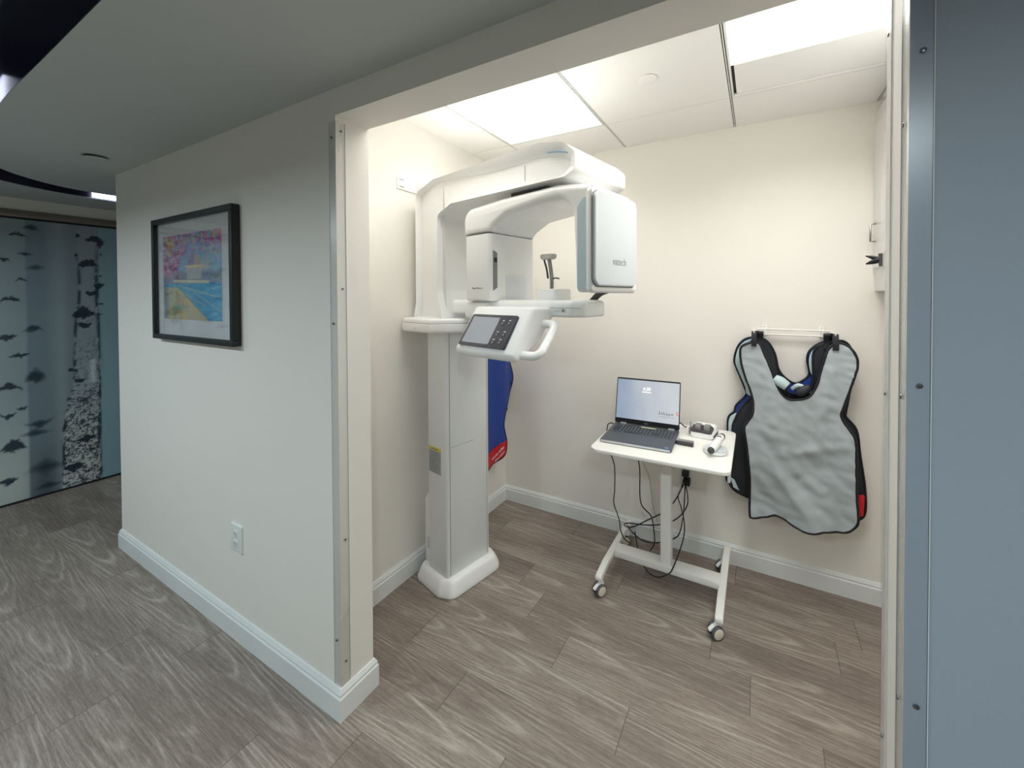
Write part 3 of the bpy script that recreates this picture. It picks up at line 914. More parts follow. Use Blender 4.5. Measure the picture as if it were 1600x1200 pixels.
obj('mount_board', bm, M['mat'], t)
AX0, AX1, AZ0, AZ1 = -2.632, -2.045, 1.367, 1.771
picture_grid('painted_print', (AX0, YO-0.0172, AZ0), (1, 0, 0), (0, 0, 1), AX1-AX0, AZ1-AZ0, 260, 200, painting(260, 200), mat_attr('printed_painting', 'print', 0.6, 0.3), t)
bm = BM(); box(bm, PX0+0.028, PX1-0.028, YO-0.024, YO-0.022, PZ0+0.028, PZ1-0.028)
obj('glass_pane', bm, M['glass'], t)

# ------------------------------------------------------------------ outlets
def outlet(x0, x1, z0, z1, y, label):
    cx, cz = (x0+x1)/2, (z0+z1)/2
    t = thing('wall_outlet', label, 'outlet', (cx, y, z0))
    bm = BM(); prism(bm, rrect(x0, x1, z0, z1, 0.006), y-0.007, y-0.0002, 'xzy', r0=0.003, r1=0)
    obj('cover_plate', bm, M['outlet'], t)
    for dz in (-0.021, 0.021):
        bm = BM(); prism(bm, rrect(cx-0.017, cx+0.017, cz+dz-0.015, cz+dz+0.015, 0.010), y-0.0085, y-0.006, 'xzy', r0=0.001, r1=0)
        s = obj('socket', bm, M['outlet'], t)
        bm = BM()
        box(bm, cx-0.008, cx-0.0055, y-0.0092, y-0.008, cz+dz-0.004, cz+dz+0.007)
        box(bm, cx+0.0055, cx+0.008, y-0.0092, y-0.008, cz+dz-0.004, cz+dz+0.006)
        cyl(bm, (cx, y-0.008, cz+dz-0.009), (0, -1, 0), 0.0028, 0.0012, 12)
        obj('slots', bm, M['inkgrey'], s)
outlet(-2.026, -1.934, 0.377, 0.496, YO, 'white double outlet low on the corridor wall below the painting')
outlet(-0.402, -0.318, 0.374, 0.490, YB, 'white double outlet on the back wall behind the rolling table')

# ------------------------------------------------------------------ x-ray machine (local axes: x out from the wall, y away from the viewer)
MX = Matrix.Translation((-1.32, 1.585, 0)) @ Matrix.Rotation(math.radians(-12), 4, 'Z')
t = thing('dental_xray_machine', 'tall white panoramic dental x-ray machine standing at the left wall', 'x-ray machine', (-1.32, 1.585, 0), math.radians(-12))
def part(name, bm, m, parent=None, smooth=40):
    return obj(name, bm, m, parent or t, world=False, smooth=smooth)
# base plate
bm = BM()
pl0 = fillet([(-0.235, -0.172, .04), (-0.02, -0.178, .03), (0.052, -0.14, .05), (0.056, 0.17, .05), (-0.02, 0.192, .03), (-0.235, 0.185, .04)], 6)
def lerp_poly(a, s, cx, cy): return [(cx+(x-cx)*s[0], cy+(y-cy)*s[1]) for x, y in a]
rings = [(1.0, 1.0, 0.004), (1.005, 1.005, 0.014), (0.99, 0.99, 0.028), (0.93, 0.92, 0.06), (0.90, 0.88, 0.072), (0.86, 0.83, 0.078)]
vr = []
for a, b, z in rings: vr.append([bm.verts.new((x, y, z)) for x, y in lerp_poly(pl0, (a, b), -0.09, 0.005)])
for A_, B_ in zip(vr, vr[1:]):
    for j in range(len(A_)): bm.faces.new((A_[j], A_[(j+1) % len(A_)], B_[(j+1) % len(A_)], B_[j]))
bm.faces.new(vr[0]); bm.faces.new(vr[-1])
base = part('base', bm, M['white'], smooth=50)
bm = BM(); prism(bm, lerp_poly(pl0, (0.985, 0.985), -0.09, 0.005), 0, 0.005, 'xyz')
part('base_pad', bm, M['inkgrey'], base)
# column
bm = BM()
colp = fillet([(-0.16, -0.136, .006), (0.0, -0.136, .016), (0.0, 0.136, .012), (-0.16, 0.136, .006)], 5)
prism(bm, colp, 0.074, 1.33, 'xyz')
column = part('column', bm, M['whitegrey'])
bm = BM(); box(bm, -0.002, 0.0012, -0.116, 0.118, 0.085, 1.32, bevel=0.001)
fp_ = part('front_cover', bm, M['whitegrey'], column)
bm = BM()
box(bm, -0.001, 0.0006, -0.1185, -0.1165, 0.085, 1.32); box(bm, -0.001, 0.0006, 0.1185, 0.1205, 0.085, 1.32); box(bm, 0.0006, 0.0015, -0.116, 0.03, 0.7232, 0.7246)
part('seam', bm, M['seam'], column)
bm = BM(); cyl(bm, (0.001, -0.05, 1.0), (1, 0, 0), 0.005, 0.002, 14)
part('cover_screw', bm, M['whitegrey'], column)
bm = BM(); prism(bm, fillet([(-0.225, .076), (-0.158, .076), (-0.158, .465), (-0.185, .455, .01), (-0.225, .40, .02)]), -0.115, 0.115, 'xzy', r0=0.004)
part('rear_cover', bm, M['white'])
bm = BM(); box(bm, -0.172, -0.150, -0.138, -0.134, 0.17, 0.225)
part('cover_clip', bm, M['plate'], column)
# warning label on the column's side
bm = BM(); box(bm, -0.150, -0.048, -0.1372, -0.1362, 0.578, 0.694)
lb = tag(part('warning_label', bm, M['label']), 'grey label with small print and a yellow top strip')
bm = BM(); box(bm, -0.150, -0.048, -0.1374, -0.1362, 0.694, 0.711)
part('yellow_strip', bm, M['yellow'], lb)
bm = BM()
rr = random.Random(5)
for k in range(13):
    z = 0.687-k*0.0082
    box(bm, -0.145, -0.145+0.092*rr.uniform(0.55, 1), -0.1377, -0.137, z-0.0035, z)
part('small_print', bm, M['inkgrey'], lb)
scribble('heading_print', 0.05, 0.008, M['inkdark'], lb, MX @ basis((-0.128, -0.1376, 0.6975), (1, 0, 0), (0, 0, 1)))
# carriage shelf
sh = fillet([(-0.262, -0.228, .03), (0.0, -0.228, .02), (0.092, -0.10, .04), (0.092, 0.10, .04), (0.0, 0.228, .02), (-0.262, 0.228, .03)], 6)
bm = BM(); prism(bm, sh, 1.297, 1.342, 'xyz', r0=0.014, r1=0.002)
shelf = part('carriage', bm, M['white'])
bm = BM(); prism(bm, lerp_poly(sh, (0.985, 0.985), -0.08, 0), 1.3445, 1.366, 'xyz', r0=0, r1=0.012)
part('carriage_cover', bm, M['white'], shelf)
bm = BM(); prism(bm, lerp_poly(sh, (0.975, 0.975), -0.08, 0), 1.3415, 1.345, 'xyz')
part('seam', bm, M['seam'], shelf)
bm = BM(); cyl(bm, (-0.12, -0.2285, 1.317), (0, -1, 0), 0.004, 0.001, 3)
part('arrow_mark', bm, M['inkgrey'], shelf)
# upper column and overhead arm: one continuous inverted L
prof = fillet([(-0.262, 1.36), (-0.236, 1.44, .06), (-0.236, 2.010, .06), (-0.08, 2.052, .12), (0.62, 2.056, .2), (0.745, 2.030, .08), (0.795, 1.985, .04), (0.795, 1.925, .02), (0.745, 1.905, .03), (0.07, 1.912, .05), (-0.045, 1.872, .035), (-0.048, 1.50, .08), (-0.005, 1.36)], 8)
bm = BM()
dense = []
for i_ in range(len(prof)):
    a_, b_ = Vector(prof[i_-1]), Vector(prof[i_])
    n_ = max(1, int((b_-a_).length/0.03))
    dense += [tuple(a_.lerp(b_, k/n_)) for k in range(1, n_+1)]
prof = dense
def sm(a, b, x):
    t_ = max(0.0, min(1.0, (x-a)/(b-a)))
    return t_*t_*(3-2*t_)
def arm_ring(d, y):
    """profile pulled in by d at the top and the outer end, and only a little elsewhere"""
    full, ring = inset(prof, d), []
    for (x, z), (fx, fz) in zip(prof, full):
        k = 0.22+0.78*sm(1.90, 1.98, z)*sm(-0.15, 0.45, x)
        k = max(k, sm(0.70, 0.77, x))
        ring.append(bm.verts.new((x+(fx-x)*k, y, z+(fz-z)*k)))
    return ring
vr = [arm_ring(d, y) for d, y in ((0.042, -0.118), (0.036, -0.128), (0.028, -0.136), (0.003, -0.151), (0.0, -0.1525), (0.0, 0.205), (0.003, 0.2035), (0.028, 0.188), (0.036, 0.180), (0.042, 0.170))]
for A_, B_ in zip(vr, vr[1:]):
    for j in range(len(A_)): bm.faces.new((A_[j], A_[(j+1) % len(A_)], B_[(j+1) % len(A_)], B_[j]))
bmesh.ops.triangulate(bm, faces=[bm.faces.new(list(reversed(vr[0]))), bm.faces.new(vr[-1])], ngon_method='EAR_CLIP')
for v in bm.verts:                                  # the arm is narrower at the column than at its head
    if v.co.y > 0:
        k = max(0.0, min(1.0, (v.co.x-0.15)/0.4))
        v.co.y *= 0.152/0.205+(1-0.152/0.205)*k
arm = part('overhead_arm', bm, M['white'], smooth=35)
bm = BM(); prism(bm, fillet([(0.55, -0.1545), (0.552, -0.1545), (0.552, -0.150), (0.55, -0.150)]), 1.925, 1.985, 'xyz')
part('seam', bm, M['plate'], arm)
bm = BM(); tube(bm, smooth_path([(0.655, -0.1385, 2.016), (0.70, -0.1395, 2.008), (0.745, -0.1405, 1.996), (0.768, -0.134, 1.988)], 5), 0.0022, 6)
part('blue_accent_line', bm, M['bluestrip'], arm)
bm = BM(); box(bm, 0.42, 0.62, -0.10, 0.10, 1.872, 1.915)
part('pivot', bm, M['darkgrey'], arm)
# rotating C-arm
cprof = fillet([(0.150, 1.750), (0.150, 1.868, .075), (0.40, 1.884, .1), (0.70, 1.888, .1), (0.862, 1.866, .03), (0.862, 1.486, .015), (0.786, 1.486, .015), (0.772, 1.826, .075), (0.62, 1.829, .05), (0.44, 1.812, .06), (0.355, 1.772, .03), (0.332, 1.750)], 7)
bm = BM(); prism(bm, cprof, -0.146, 0.146, 'xzy', r0=0.026, seg=5)
rot = part('rotating_arm', bm, M['white'], smooth=45)
# x-ray head next to the column
hp = fillet([(0.150, -0.142, .03), (0.333, -0.142, .02), (0.333, 0.142, .02), (0.150, 0.142, .03)], 6)
bm = BM(); prism(bm, hp, 1.452, 1.7465, 'xyz', r0=0.012, r1=0.0, seg=3)
head = part('xray_head', bm, M['white'], smooth=45)
bm = BM(); prism(bm, lerp_poly(hp, (0.985, 0.985), 0.24, 0), 1.746, 1.7505, 'xyz')
part('seam', bm, M['darkgrey'], head)
bm = BM(); prism(bm, fillet([(-0.126, 1.497), (-0.102, 1.512), (-0.102, 1.664), (-0.126, 1.674)]), 0.3325, 0.3345, 'yzx')
sl = tag(part('slot', bm, M['grey'], head), 'dark vertical beam slot')
bm = BM(); box(bm, 0.334, 0.3352, -0.120, -0.104, 1.622, 1.642)
part('slot_marker', bm, M['black'], head)
bm = BM(); prism(bm, rrect(-0.05, 0.082, 1.462, 1.571, 0.012), 0.3325, 0.3350, 'yzx', r0=0, r1=0.001)
part('access_panel', bm, M['whitegrey'], head)
scribble('small_lettering', 0.072, 0.008, M['inkgrey'], head, MX @ basis((0.212, -0.1424, 1.506), (1, 0, 0), (0, 0, 1)), 4)
# detector head at the outer end
dp = fillet([(0.842, -0.158, .012), (0.875, -0.164, .012), (0.875, 0.160, .012), (0.842, 0.154, .012)], 6)
bm = BM(); prism(bm, dp, 1.484, 1.852, 'xyz', r0=0.016, r1=0.022, seg=4)
det = part('detector_head', bm, M['white'], smooth=45)
bm = BM(); prism(bm, fillet([(0.800, 1.500, .006), (0.842, 1.500, .004), (0.842, 1.835, .01), (0.800, 1.79, .03)], 5), -0.1475, -0.1455, 'xzy', r0=0.0008)
bp_ = part('blue_reflection_strip', bm, M['bluegrey'], det)  # bluish reflection on the glossy arm side, put into the strip's colour
bm = BM(); prism(bm, rrect(-0.166, 0.137, 1.504, 1.838, 0.034, 8), 0.872, 0.8775, 'yzx', r0=0)
part('plate_gap', bm, M['grey'], det)
bm = BM(); prism(bm, rrect(-0.163, 0.134, 1.508, 1.836, 0.032, 8), 0.8765, 0.888, 'yzx', r0=0, r1=0.006)
dpl = tag(part('detector_plate', bm, M['plate'], det), 'silver grey outer plate with grey lettering')
text('lettering', 'vatech', 0.040, M['inkgrey'], det, MX @ basis((0.8882, -0.052, 1.585), (0, 1, 0), (0, 0, 1)), sx=0.93)
# chin support arm
ca = fillet([(0.0, -0.105, .02), (0.74, -0.105, .03), (0.785, -0.07, .03), (0.785, 0.06, .03), (0.74, 0.105, .03), (0.0, 0.105, .02)], 6)
bm = BM(); prism(bm, ca, 1.392, 1.457, 'xyz', r0=0.012, r1=0.018, seg=4)
chin = part('chin_arm', bm, M['white'], smooth=45)
bm = BM(); box(bm, 0.45, 0.786, -0.1058, -0.103, 1.4275, 1.4293)
part('seam', bm, M['label'], chin)
bm = BM(); box(bm, 0.655, 0.715, -0.1065, -0.103, 1.413, 1.4235, bevel=0.001)
lt = part('latch', bm, M['plate'], chin)
bm = BM(); box(bm, 0.70, 0.708, -0.1072, -0.106, 1.412, 1.4245)
part('latch_mark', bm, M['grey'], lt)
bm = BM(); box(bm, 0.13, 0.30, -0.13, 0.13, 1.366, 1.447, bevel=0.02, seg=3)
part('arm_mount', bm, M['white'], chin)
bm = BM(); prism(bm, rrect(0.515, 0.628, -0.055, 0.055, 0.02), 1.455, 1.503, 'xyz', r0=0, r1=0.006)
post = part('chin_block', bm, M['white'], chin)
# bite rod and forehead cup
bm = BM()
tube(bm, smooth_path([(0.560, 0, 1.50), (0.560, 0, 1.548), (0.552, 0, 1.60), (0.545, 0, 1.632)], 5), 0.0085, 12)
rod = part('bite_rod', bm, M['steel'], chin)
bm = BM(); tube(bm, smooth_path([(0.546, -0.008, 1.548), (0.538, -0.008, 1.59), (0.525, -0.006, 1.622), (0.518, 0, 1.636)], 5), 0.0042, 8)
tube(bm, smooth_path([(0.566, 0, 1.545), (0.578, 0, 1.549), (0.60, 0, 1.546)], 4), 0.003, 8)
part('bite_clip', bm, M['darkgrey'], chin)
bm = BM(); prism(bm, fillet([(0.503, 1.652, .008), (0.508, 1.628, .014), (0.575, 1.628, .014), (0.582, 1.652, .008)], 5), -0.016, 0.016, 'xzy', r0=0.008)
part('chin_cup', bm, M['steelgrey'], chin)
# grey strap between detector and chin arm
bm = BM(); tube(bm, smooth_path([(0.690, 0.075, 1.415), (0.715, 0.075, 1.452), (0.755, 0.07, 1.483), (0.80, 0.06, 1.497)], 5), 0.013, 10)
part('temple_strap', bm, M['darkgrey'], chin)
# control panel: sloped housing, glass, screen, keys
hz = fillet([(-0.205, 1.430, .015), (-0.318, 1.258, .022), (-0.290, 1.232, .02), (-0.17, 1.300, .03), (-0.085, 1.395), (-0.085, 1.430)], 6)
bm = BM(); prism(bm, hz, 0.308, 0.645, 'yzx', r0=0.016, seg=4)
cp = part('control_panel', bm, M['white'], smooth=45)
up = Vector((0, 0.08, 0.117)).normalized(); nn = Vector((0, -up.z, up.y))
o0 = Vector((0.331, -0.3065, 1.2795))
pm = basis(o0+nn*0.004, (1, 0, 0), up)
w_, h_ = 0.262, 0.142
bm = BM(); prism(bm, rrect(0, w_, 0, h_, 0.008), -0.006, 0.003, 'xyz', r0=0, r1=0.001, mtx=pm)
gl = part('panel_glass', bm, M['blackgloss'], cp)
bm = BM(); prism(bm, rrect(0.014, 0.170, 0.013, 0.129, 0.002), 0.0025, 0.0036, 'xyz', mtx=pm)
part('screen', bm, M['lcd'], gl)
for bx, by in ((0.196, 0.104), (0.230, 0.106), (0.193, 0.055), (0.229, 0.057), (0.190, 0.022), (0.226, 0.024)):
    bm = BM(); prism(bm, rrect(bx-0.006, bx+0.008, by-0.008, by+0.008, 0.006), 0.002, 0.0045, 'xyz', r0=0, r1=0.001, mtx=pm)
    kb = part('button', bm, M['darkgrey'], gl)
    bm = BM(); prism(bm, rrect(bx-0.006, bx+0.006, by+0.0105, by+0.0155, 0.002), 0.0030, 0.0034, 'xyz', mtx=pm)
    prism(bm, rrect(bx-0.001, bx+0.003, by-0.003, by+0.003, 0.001), 0.0045, 0.0049, 'xyz', mtx=pm)
    part('button_symbol', bm, M['keymark'], kb)
# patient handle
bm = BM()
hpath = fillet([(0.56, 0.0, 0), (0.705, 0.0, .03), (0.722, -0.155, .03), (0.60, -0.158, 0)], 8)
hd = Vector((0, -0.115, -0.106)).normalized()
hp3 = [Vector((x, -0.15, 1.368))+hd*(-yy) for x, yy in hpath]
tube(bm, hp3, 0.0165, 14, flat=(hd.cross(Vector((1, 0, 0))), 0.85))
part('handle', bm, M['white'])
# bracket tying the machine to the wall
bm = BM(); bm.free()
t2 = thing('wall_bracket', 'white bracket plate screwed to the left wall behind the x-ray machine', 'bracket', (XL, 1.5, 2.02))
bm = BM(); box(bm, XL+0.0002, XL+0.006, 1.403, 1.598, 2.022, 2.087, bevel=0.001)
obj('plate', bm, M['white'], t2)
bm = BM(); box(bm, XL+0.005, XL+0.055, 1.530, 1.600, 2.028, 2.084, bevel=0.003)
obj('angle', bm, M['white'], t2)
for y, z in ((1.43, 2.072), (1.43, 2.036)):
    bm = BM(); box(bm, XL+0.0055, XL+0.0068, y-0.014, y+0.014, z-0.0035, z+0.0035, bevel=0.0005)
    obj('slot', bm, M['label'], t2)
bm = BM(); cyl(bm, (XL+0.055, 1.552, 2.055), (1, 0, 0), 0.008, 0.003, 6)
obj('bolt', bm, M['plate'], t2)

# ------------------------------------------------------------------ rolling table
t = thing('rolling_table', 'white rolling table on four casters in front of the back wall', 'table', (-0.41, 2.02, 0))
bm = BM()
prism(bm, fillet([(-0.712, 1.722, .045), (-0.096, 1.735, .035), (-0.100, 2.283, .035), (-0.722, 2.275, .045)], 6), 0.735, 0.752, 'xyz', r0=0.003, r1=0.004)
obj('tabletop', bm, M['whitemetal'], t)
bm = BM(); prism(bm, rrect(-0.433, -0.381, 1.990, 2.045, 0.006), 0.085, 0.736, 'xyz')
obj('column', bm, M['whitemetal'], t)
bm = BM(); box(bm, -0.52, -0.30, 1.90, 2.12, 0.724, 0.735, bevel=0.003)
obj('mounting_plate', bm, M['whitemetal'], t)
bm = BM(); box(bm, -0.672, -0.152, 1.981, 2.056, 0.088, 0.122, bevel=0.003)
obj('crossbar', bm, M['whitemetal'], t)
for x in (-0.690, -0.143):
    bm = BM(); prism(bm, fillet([(1.792, 0.066, .012), (1.792, 0.098, .014), (1.90, 0.114, .03), (2.25, 0.114, .03), (2.335, 0.100, .014), (2.335, 0.072, .012), (2.25, 0.082, .03), (1.90, 0.082, .03)], 5), x-0.017, x+0.017, 'yzx', r0=0.006)
    obj('foot', bm, M['whitemetal'], t)
for (x, y, rz) in ((-0.684, 1.808, -0.55), (-0.152, 1.812, -0.85), (-0.690, 2.250, -0.95), (-0.160, 2.258, -0.8)):
    R_ = Matrix.Translation((x, y, 0)) @ Matrix.Rotation(rz, 4, 'Z')
    bm = BM()
    prism(bm, fillet([(-0.012, 0.026, .008), (0.022, 0.024, .01), (0.016, 0.062, .01), (-0.014, 0.066, .01)], 4), -0.0085, 0.0085, 'yzx', r0=0.003, mtx=R_)
    cyl(bm, R_ @ Vector((0, 0.004, 0.058)), (0, 0, 1), 0.010, 0.018, 14)
    box_ = [(0.016, 0.040, 0.050), (0.030, 0.030, 0.055)]
    cs = obj('caster', bm, M['white'], t)
    for s in (-1, 1):
        bm = BM()
        ax = (R_.to_3x3() @ Vector((s, 0, 0)))
        q = Matrix.Translation(R_ @ Vector((s*0.009, -0.006, 0.029))) @ Vector((0, 0, 1)).rotation_difference(ax).to_matrix().to_4x4()
        lathe(bm, [(0.018, 0), (0.0275, 0.0), (0.0290, 0.003), (0.0290, 0.010), (0.0270, 0.0135), (0.022, 0.0135)], 28, q)
        wl = obj('wheel', bm, M['tyre'], cs)
        bm = BM(); lathe(bm, [(0.0228, 0.010), (0.0228, 0.0142), (0.018, 0.0158), (0, 0.0164)], 24, q)
        h = obj('hub', bm, M['hub'], cs)
    bm = BM(); prism(bm, fillet([(0.010, 0.045, .004), (0.040, 0.034, .006), (0.042, 0.042, .004), (0.014, 0.060, .006)], 3), -0.008, 0.008, 'yzx', r0=0.002, mtx=R_ @ Matrix.Rotation(math.pi, 4, 'Z'))
    obj('brake_tab', bm, M['white'], cs)
bm = BM(); box(bm, -0.11, -0.098, 1.76, 1.80, 0.70, 0.735, bevel=0.003)
obj('cable_hook', bm, M['plate'], t)

# ------------------------------------------------------------------ laptop
LO = Vector((-0.5205, 1.826, 0.7525))
lx = Vector((math.cos(0.035), math.sin(0.035), 0)); 
t = thing('laptop', 'open grey laptop with lit screen at the left of the rolling table', 'laptop', LO, 0.035)
LM = FRAME[t.name]
LW, LD = 0.343, 0.272
tilt = math.radians(1.5)
DM = LM @ Matrix.Rotation(tilt, 4, 'X')          # the deck rises a little towards the hinge
bm = BM(); prism(bm, rrect(-LW/2, LW/2, 0, LD, 0.010), 0.001, 0.0135, 'xyz', r0=0.002, r1=0.001, mtx=DM)
obj('base', bm, M['deck'], t)
bm = BM(); box(bm, -LW/2+0.006, LW/2-0.006, -0.0022, 0.0012, 0.0035, 0.0128); bm.transform(DM)
obj('front_edge', bm, M['silver'], t)
for b_ in ((-0.155, -0.140, 0.02, 0.035, -0.0008, 0.0015), (0.140, 0.155, 0.02, 0.035, -0.0008, 0.0015), (-0.15, 0.15, 0.235, 0.25, -0.0062, 0.0015)):
    bm = BM(); box(bm, *b_); bm.transform(DM)
    obj('rubber_foot', bm, M['black'], t)
bm = BM(); prism(bm, rrect(-0.158, 0.158, 0.132, 0.238, 0.004), 0.0132, 0.0138, 'xyz', mtx=DM)
kbd = obj('keyboard', bm, M['deck'], t)
# keys: individual parts
rows = 6
kd = 0.0165
kproto = None
for r in range(rows):
    y0 = 0.135+r*0.0170
    n = 18
    kw = 0.310/n
    c = 0
    while c < n:
        span = 1
        if r == 0 and c == 4: span = 5
        elif r in (1, 2, 3) and c in (0, 12): span = 2 if c == 0 or r < 3 else 1
        x0 = -0.155+c*kw
        bm = BM(); box(bm, x0+0.0010, x0+kw*span-0.0010, y0+0.001, y0+kd-0.001, 0.0136, 0.0150)
        bm.transform(DM)
        k = obj('key', bm, M['keys'], kbd, smooth=0)
        bm = BM(); box(bm, x0+kw*span/2-0.0028, x0+kw*span/2+0.0022, y0+0.0060, y0+0.0100, 0.0150, 0.0152); bm.transform(DM)
        bm2 = bm
        me_ = None
        if span == 1:
            obj('key_legend', bm2, M['keymark'], kbd, smooth=0)
        else:
            bm2.free()
        c += span
bm = BM(); prism(bm, rrect(-0.055, 0.050, 0.022, 0.118, 0.003), 0.0132, 0.0137, 'xyz', mtx=DM)
obj('touchpad', bm, M['deck'], t)
bm = BM(); box(bm, 0.138, 0.158, 0.012, 0.027, 0.0133, 0.0139); bm.transform(DM)
stk = obj('blue_sticker', bm, M['stickerblue'], t)
text('sticker_lettering', 'intel', 0.008, M['inkwhite'], stk, DM @ Matrix.Translation((0.140, 0.017, 0.0139)), extrude=0.0001)
bm = BM(); box(bm, -0.022, 0.056, 0.240, 0.249, 0.0133, 0.0142); bm.transform(DM)
tag(obj('sticker_strip', bm, M['paleyellow'], t), 'pale yellow strip above the keys')
for x in (-0.138, 0.116):
    bm = BM(); box(bm, x, x+0.032, 0.252, 0.268, 0.010, 0.021, bevel=0.002); bm.transform(DM)
    obj('hinge', bm, M['silver'], t)
# screen lid, leaning back
SH = 0.247
lean = math.radians(14)
SM = DM @ Matrix.Translation((0, 0.262, 0.0145)) @ Matrix.Rotation(math.pi/2-lean, 4, 'X')   # x right, y up the screen, z towards the viewer
bm = BM(); prism(bm, rrect(-LW/2, LW/2, 0.002, SH, 0.007), -0.006, 0.0, 'xyz', r0=0.001, r1=0.0008, mtx=SM)
lid = obj('lid', bm, M['black'], t)
def screen_mat():
    m = bpy.data.materials.new('laptop_screen_wallpaper')
    m.use_nodes = True
    nt = m.node_tree; b = nt.nodes['Principled BSDF']
    b.inputs['Base Color'].default_value = (0.02, 0.02, 0.025, 1); b.inputs['Roughness'].default_value = 0.35
    tc = nt.nodes.new('ShaderNodeTexCoord')
    w = nt.nodes.new('ShaderNodeTexNoise'); w.inputs['Scale'].default_value = 5.5; w.inputs['Detail'].default_value = 1.5
    mp = nt.nodes.new('ShaderNodeMapping'); mp.inputs['Scale'].default_value = (1.6, 1.0, 0.7)
    nt.links.new(tc.outputs['Object'], mp.inputs[0]); nt.links.new(mp.outputs[0], w.inputs['Vector'])
    sx = nt.nodes.new('ShaderNodeSeparateXYZ'); nt.links.new(tc.outputs['Object'], sx.inputs[0])
    a = nt.nodes.new('ShaderNodeMath'); a.operation = 'MULTIPLY_ADD'; a.inputs[1].default_value = 1.9; a.inputs[2].default_value = 0.42
    nt.links.new(sx.outputs['X'], a.inputs[0])
    c = nt.nodes.new('ShaderNodeMath'); c.operation = 'MULTIPLY_ADD'; c.inputs[1].default_value = 0.55; nt.links.new(w.outputs['Fac'], c.inputs[0]); nt.links.new(a.outputs[0], c.inputs[2])
    cr = nt.nodes.new('ShaderNodeValToRGB'); e = cr.color_ramp.elements
    e[0].position = 0.25; e[0].color = (*lin((142, 164, 194)), 1); e[1].position = 1.0; e[1].color = (*lin((222, 227, 230)), 1)
    nt.links.new(c.outputs[0], cr.inputs[0]); nt.links.new(cr.outputs[0], b.inputs['Emission Color'])
    b.inputs['Emission Strength'].default_value = 0.40
    return m
bm = BM(); box(bm, -LW/2+0.0045, LW/2-0.0045, 0.028, SH-0.008, -0.001, 0.0004); bm.transform(SM)
scr = tag(obj('screen', bm, screen_mat(), lid), 'lit pale blue screen showing the time')
text('clock', '6:30', 0.024, M['inkscreen'], scr, SM @ Matrix.Translation((-0.004, 0.188, 0.0007)), align='CENTER', extrude=0.0002)
scribble('date_line', 0.050, 0.006, M['inkscreen'], scr, SM @ Matrix.Translation((-0.029, 0.176, 0.0006)), 8)
text('logo_lettering', '3shape', 0.0225, M['inkscreendark'], scr, SM @ Matrix.Translation((0.060, 0.070, 0.0007)), extrude=0.0002, sx=1.05, spacing=1.22)
scribble('logo_tagline', 0.085, 0.0022, M['inkscreendark'], scr, SM @ Matrix.Translation((0.062, 0.059, 0.0006)), 9)
bm = BM()
for p in ([(0.152, 0.080), (0.161, 0.090)], [(0.152, 0.090), (0.161, 0.090)], [(0.159, 0.072), (0.166, 0.082)], [(0.154, 0.076), (0.166, 0.080)]):
    tube(bm, [Vector((p[0][0], p[0][1], 0.0008)), Vector((p[1][0], p[1][1], 0.0008))], 0.0011, 6)
bm.transform(SM)
obj('logo_mark', bm, M['inkred'], scr)
text('lid_lettering', 'DELL', 0.010, M['inkgrey'], lid, SM @ Matrix.Translation((0, 0.010, 0.0002)), align='CENTER', extrude=0.0002)
bm = BM(); cyl(bm, (0.0, SH-0.0045, 0.0), (0, 0, 1), 0.0016, 0.0006, 10); bm.transform(SM)
obj('webcam', bm, M['darkgrey'], lid)

# ------------------------------------------------------------------ small things on the table
t = thing('adapter_box', 'small dark box plugged in between the laptop and the white cradle', 'adapter', (-0.308, 1.978, 0.752), 0.0)
bm = BM(); prism(bm, fillet([(-0.347, 1.955, .004), (-0.270, 1.951, .004), (-0.272, 1.985, .004), (-0.345, 1.990, .004)], 4), 0.7525, 0.7720, 'xyz', r0=0.002)
obj('case', bm, M['darkgrey'], t)
bm = BM(); box(bm, -0.344, -0.273, 1.958, 1.984, 0.7718, 0.7728)
obj('top_plate', bm, M['grey'], t)
bm = BM(); box(bm, -0.356, -0.345, 1.962, 1.978, 0.756, 0.766, bevel=0.001)
obj('plug', bm, M['black'], t)

CR = Vector((-0.246, 2.145, 0.7525))
t = thing('scanner_cradle', 'white scanner cradle with two dark rollers behind the handheld scanner', 'scanner cradle', CR, -0.12)
def loc_box(bm, *a, **k): return box(bm, *a, **k)
bm = BM()
prism(bm, fillet([(-0.055, 0.0, .006), (-0.055, 0.028, .006), (-0.03, 0.040, .012), (0.030, 0.056, .02), (0.070, 0.050, .025), (0.078, 0.0, .006)], 5), -0.058, 0.058, 'yzx', r0=0.02, seg=5)
c = obj('housing', bm, M['white'], t, world=False)
bm = BM(); prism(bm, fillet([(-0.050, -0.056, .01), (0.050, -0.056, .01), (0.053, 0.008, .02), (-0.053, 0.008, .02)], 5), 0.034, 0.0405, 'xyz', r0=0, r1=0.002)
for v in bm.verts: v.co.z += (v.co.y+0.03)*0.267+0.003
obj('tray', bm, M['darkgrey'], t, world=False)
for x in (-0.020, 0.024):
    bm = BM(); prism(bm, rrect(-0.046, 0.002, 0.028, 0.066, 0.016, 6), x-0.014, x+0.014, 'yzx', r0=0.004)
    obj('roller', bm, M['grey'], t, world=False)
bm = BM(); box(bm, -0.062, -0.054, -0.052, -0.02, 0.012, 0.046, bevel=0.002); tube(bm, [(-0.058, -0.03, 0.045), (-0.058, -0.026, 0.070)], 0.0022, 8)
obj('side_clip', bm, M['grey'], t, world=False)

